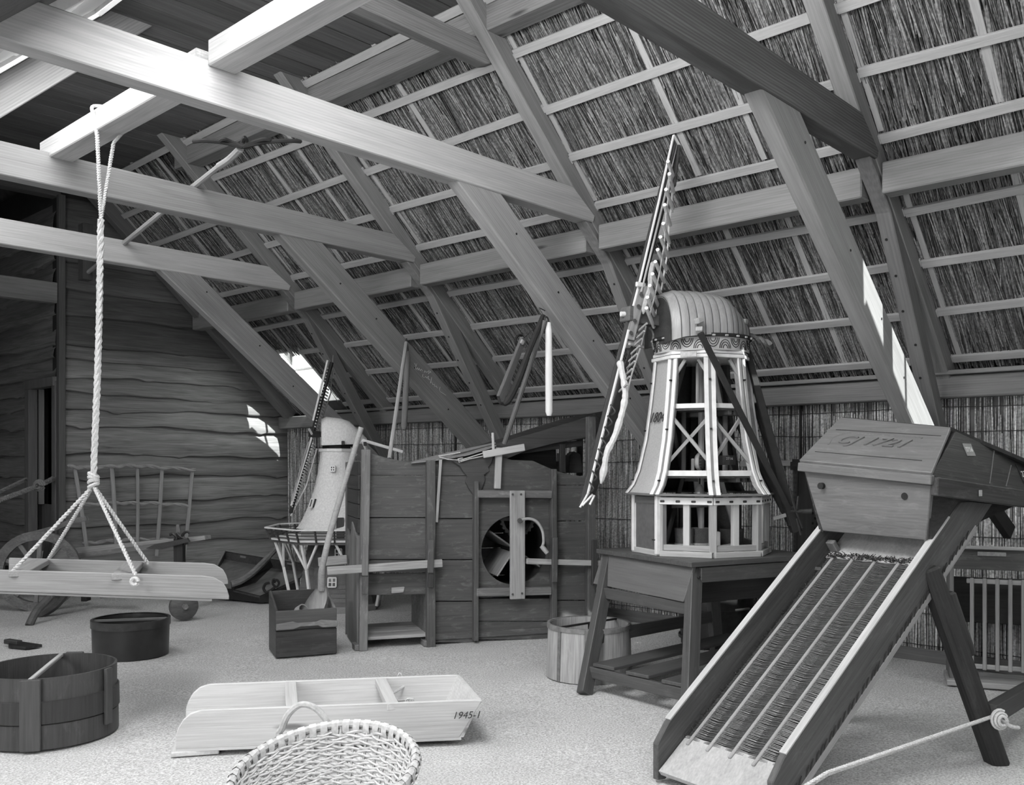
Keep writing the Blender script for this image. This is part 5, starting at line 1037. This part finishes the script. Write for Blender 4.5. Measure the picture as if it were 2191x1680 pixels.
MB().lathe(D(634, 1314, 6.9), [(.0, .0), (.032, .005), (.045, .03), (.048, .085), (.040, .085), (.036, .03), (0, .012)], 20, ay, az, ax_).build('bowl', wood(.3, .25, sc=2), s2_, smooth=True)
tube('handle', [D(634, 1314, 6.9), D(618, 1326, 6.92)], .014, stick, s2_)

# ================================================================ DARK TRAY, HOOK
ty = thing('winnowing_tray', 'dark double wooden winnowing tray with a long handle along its middle, by the log wall', 'tray', G(545, 1272))
tf = 9.4
A = dict(bl=D(481, 1178, 10.4), bm=D(575, 1194, 10.2), br=D(650, 1204, 10.0), fl=D(440, 1255, 9.7), fm=D(498, 1262, 9.55), fr=D(556, 1276, 9.35), ir=D(640, 1238, 9.5))
def sheet(pts, dz, name, mat): return MB().prism(pts, (0, 0, -dz)).build(name, mat, ty)
dz = Zv * .10; tym = wood(.14, .4, rough=.5)
sheet([A['bl'] - dz, A['bm'] - dz, A['fm'] - Zv * .0, A['fl'] - Zv * .0], .02, 'tray_floor', tym); sheet([A['bm'] - dz * 1.1, A['br'] - dz, A['ir'] - Zv * .0, A['fr'], A['fm']], .02, 'tray_floor', tym)
for a, b, h, nm in (('bl', 'bm', .11, 'back_board'), ('bm', 'br', .11, 'back_board'), ('bl', 'fl', .08, 'side_board')):
    p, q = A[a], A[b]; MB().prism([p, q, q - Zv * h, p - Zv * h], (fw * .025)).build(nm, wood(.06, .4), ty); bar('worn_edge', p, q, .03, .012, winl, ty)
for (a, b) in (('fl', 'fm'), ('fm', 'fr'), ('fr', 'ir')):
    p, q = A[a], A[b]; MB().prism([p + Zv * .004, q + Zv * .004, V((q.x, q.y, .01)), V((p.x, p.y, .01))], (fw * .03)).build('front_board', black, ty)
MB().tube(spline([D(608, 1156, 10.1), D(583, 1183, 9.95), D(571, 1196, 9.85), D(555, 1212, 9.7), D(535, 1230, 9.6), D(515, 1243, 9.5), D(495, 1250, 9.45)], 5), [.028] * 9 + [.035] * 22, 8).build('handle', winl, ty, smooth=True)
MB().prism([D(571, 1196, 9.85), D(535, 1230, 9.6), D(495, 1250, 9.45), D(495, 1262, 9.5), D(540, 1248, 9.65), D(578, 1212, 9.9)], rt * .03).build('divider', dark, ty)
for u, v in ((520, 1191), (620, 1206)): bar('hand_slot', D(u - 6, v, 10.05), D(u + 6, v + 2, 10.03), .01, .02, winl, ty)
hk2 = thing('iron_hook', 'black curled iron hook lying on the dark tray', 'hook', D(575, 1262, 9.35))
MB().tube(spline([D(592, 1243, 9.3), D(585, 1240, 9.3), D(584, 1250, 9.3), D(592, 1256, 9.3), D(597, 1248, 9.3), D(592, 1241, 9.3), D(587, 1246, 9.32)], 4), .012, 6).build('eye', black, hk2, smooth=True)
MB().tube(spline([D(588, 1257, 9.3), D(578, 1264, 9.28), D(569, 1267, 9.27), D(564, 1259, 9.27), D(568, 1250, 9.27), D(577, 1247, 9.28)], 5), .014, 6).build('bent_shank', black, hk2, smooth=True)

# ================================================================ RACK ON THE LOG WALL
rk = thing('hay_rack', 'rough pole rack with five uprights leaning against the log wall', 'rack', onY(285, 1160, 10.2))
yr = 10.28
for (u0, v0), (u1, v1), r in (((160, 1000), (186, 1176), .022), ((239, 1000), (249, 1176), .024), ((294, 995), (294, 1168), .019), ((347, 1000), (335, 1190), .022), ((412, 1002), (394, 1195), .022)):
    tube('upright_pole', [onY(u0, v0, yr - .01), onY((u0 + u1) / 2 + 1, (v0 + v1) / 2, yr - .06), onY(u1, v1, yr - .10)], r, stick, rk, 7)
for row in ([(146, 998), (185, 1001), (240, 998), (290, 997), (350, 1001), (418, 1006)], [(172, 1080), (240, 1077), (290, 1077), (345, 1078), (408, 1083)], [(178, 1164), (235, 1158), (300, 1154), (365, 1157)]):
    pts = spline([onY(u, v, yr - .045) for u, v in row], 10); pts = [p + Zv * .012 * math.sin(i * .75) + V((0, .012 * math.cos(i * .75), 0)) for i, p in enumerate(pts)]
    MB().tube(pts, .017, 7).build('twisted_branch', stick, rk, smooth=True)
    pts = [p + Zv * .022 * math.sin(i * .75 + 2.6) + V((0, .02 * math.cos(i * .75 + 2.6), 0)) for i, p in enumerate(pts)]; MB().tube(pts, .009, 5).build('withy', stick, rk, smooth=True)

# ================================================================ PLOUGH, CART WHEEL, TOOL ON THE LEFT
wc = C(-4.56, 8.95, 0); wx = (rt * .96 + fw * .25).normalized(); wy = (fw * .96 - rt * .25).normalized(); ctr = wc + Zv * .375 
cw_ = thing('cart_wheel', 'spoked wooden cart wheel behind the hanging trough, left edge', 'wheel', wc)
rim = [[ctr + (wx * math.cos(a) + Zv * math.sin(a)) * r + wy * o for a in np.linspace(0, 2 * math.pi, 41)[:-1]] for r, o in ((.30, -.035), (.385, -.035), (.385, .035), (.30, .035), (.30, -.035))]
MB().rings(rim).build('rim', wood(.13, .4, worn=.12), cw_, smooth=True); MB().rings([[ctr + (wx * math.cos(a) + Zv * math.sin(a)) * r + wy * o for a in np.linspace(0, 2 * math.pi, 21)[:-1]] for r, o in ((0, -.12), (.05, -.12), (.07, 0), (.05, .1), (0, .1))]).build('hub', winl, cw_, smooth=True)
for i in range(10): a = 2 * math.pi * (i + .4) / 10; d_ = wx * math.cos(a) + Zv * math.sin(a); bar('spoke', ctr + d_ * .05, ctr + d_ * .31, .04, .03, winl, cw_, up=wy)
pg = thing('wheel_plough', 'old wooden wheel plough with long pale beam, curved stilts and solid front wheel', 'plough', G(393, 1327))
bar('beam', D(95, 1192, 9.6), D(445, 1150, 9.0), .10, .13, wood(.34, .35), pg, h1=.04); bar('beam_top', D(150, 1192, 9.3), D(400, 1160, 9.0), .05, .05, winl, pg)
MB().prism([D(312, 1174, 8.9), D(330, 1165, 8.9), D(400, 1152, 8.9), D(405, 1160, 8.9), D(340, 1176, 8.9)], fw * .04).build('coulter_wedge', darkm, pg)
bar('carriage_post', D(385, 1285, 9.0), D(384, 1152, 9.0), .09, .08, dark, pg, up=fw); bar('guide_peg', D(382, 1152, 8.98), D(381, 1122, 8.98), .06, .03, winl, pg, up=fw, w1=.03)
for a in ([(363, 1145), (370, 1143), (376, 1148), (377, 1155)], [(389, 1148), (395, 1140), (402, 1138), (406, 1141)], [(378, 1140), (386, 1148), (395, 1153)], [(393, 1150), (398, 1158), (394, 1166)]): tube('iron_fitting', spline([D(u, v, 8.93) for u, v in a]), .014, iron, pg, 6)
wh = D(393, 1303, 8.37); 
wq = wh.copy(); wq.z = .125; waxis = (rt * .55 - fw * .83).normalized(); w2 = waxis.cross(Zv).normalized()
sw2 = MB().lathe(wq, [(0, -.03), (.115, -.03), (.125, -.022), (.125, .022), (.115, .03), (0, .03)], 32, w2, Zv, waxis).build('front_wheel', wood(.10, .4), pg, smooth=True); tube('axle_nut', [wq + waxis * .02, wq + waxis * .07], .026, winl, sw2, 6)
bar('axle', wq, D(388, 1290, 8.9), .03, .03, iron, pg)
MB().tube(spline([D(62, 1339, 8.1), D(78, 1308, 8.2), D(100, 1285, 8.35), D(118, 1265, 8.5), D(150, 1225, 9.0)], 5), [.035] * 21, 8).build('stilt', wood(.10, .35), pg, smooth=True); MB().tube(spline([D(80, 1315, 8.6), D(115, 1295, 8.6), D(140, 1262, 8.7), D(160, 1215, 9.0)], 5), [.05] * 16, 8).build('stilt', wood(.085, .35), pg, smooth=True)
MB().prism([D(160, 1262, 9.0), D(215, 1280, 9.0), D(290, 1275, 8.9), D(270, 1262, 9.0)], fw * .12).build('share', dark, pg); bar('sole', D(175, 1268, 9.1), D(285, 1272, 9.0), .10, .06, darkm, pg); bar('block', D(178, 1278, 8.95), D(190, 1278, 8.95), .1, .07, black, pg)
MB().prism([D(25, 1153, 9.3), D(70, 1137, 9.3), D(115, 1125, 9.3), D(145, 1113, 9.3), D(183, 1104, 9.3), D(186, 1114, 9.3), D(150, 1122, 9.3), D(120, 1135, 9.3), D(75, 1150, 9.3), D(25, 1170, 9.3)], fw * .05).build('draught_pole', winl, pg); bar('pole_stay', D(110, 1132, 9.35), D(97, 1200, 9.4), .05, .06, darkm, pg, up=fw)
tl_ = thing('hand_tool', 'small dark pointed iron tool lying on the floor, left edge', 'tool', G(50, 1378))
MB().prism([G(18, 1372, .03), G(42, 1372, .03), G(90, 1379, .02), G(55, 1384, .02), G(18, 1381, .02)], (0, 0, -.02)).build('blade', iron, tl_); bar('grip', G(14, 1372, .03), G(42, 1376, .03), .05, .035, darkm, tl_); 
# rope across the door, left edge
r0 = thing('door_rope', 'old knotted rope strung across the doorway, left edge', 'rope', D(82, 1040, 9.6))
rope('rope', [D(-30, 1082, 8.6), D(82, 1040, 9.6), D(115, 1024, 10.0)], .028, ropeg, r0, 14); rope('rope', [D(-20, 1062, 8.9), D(56, 1026, 9.9)], .022, ropeg, r0, 14)
for i in range(3): tube('knot', [D(82, 1039, 9.55) + (rt * math.cos(a) + Zv * math.sin(a)) * (.03 + .012 * i) + fw * .02 * (i - 1) for a in np.linspace(0, 5.9, 12)], .012, ropeg, r0, 6)
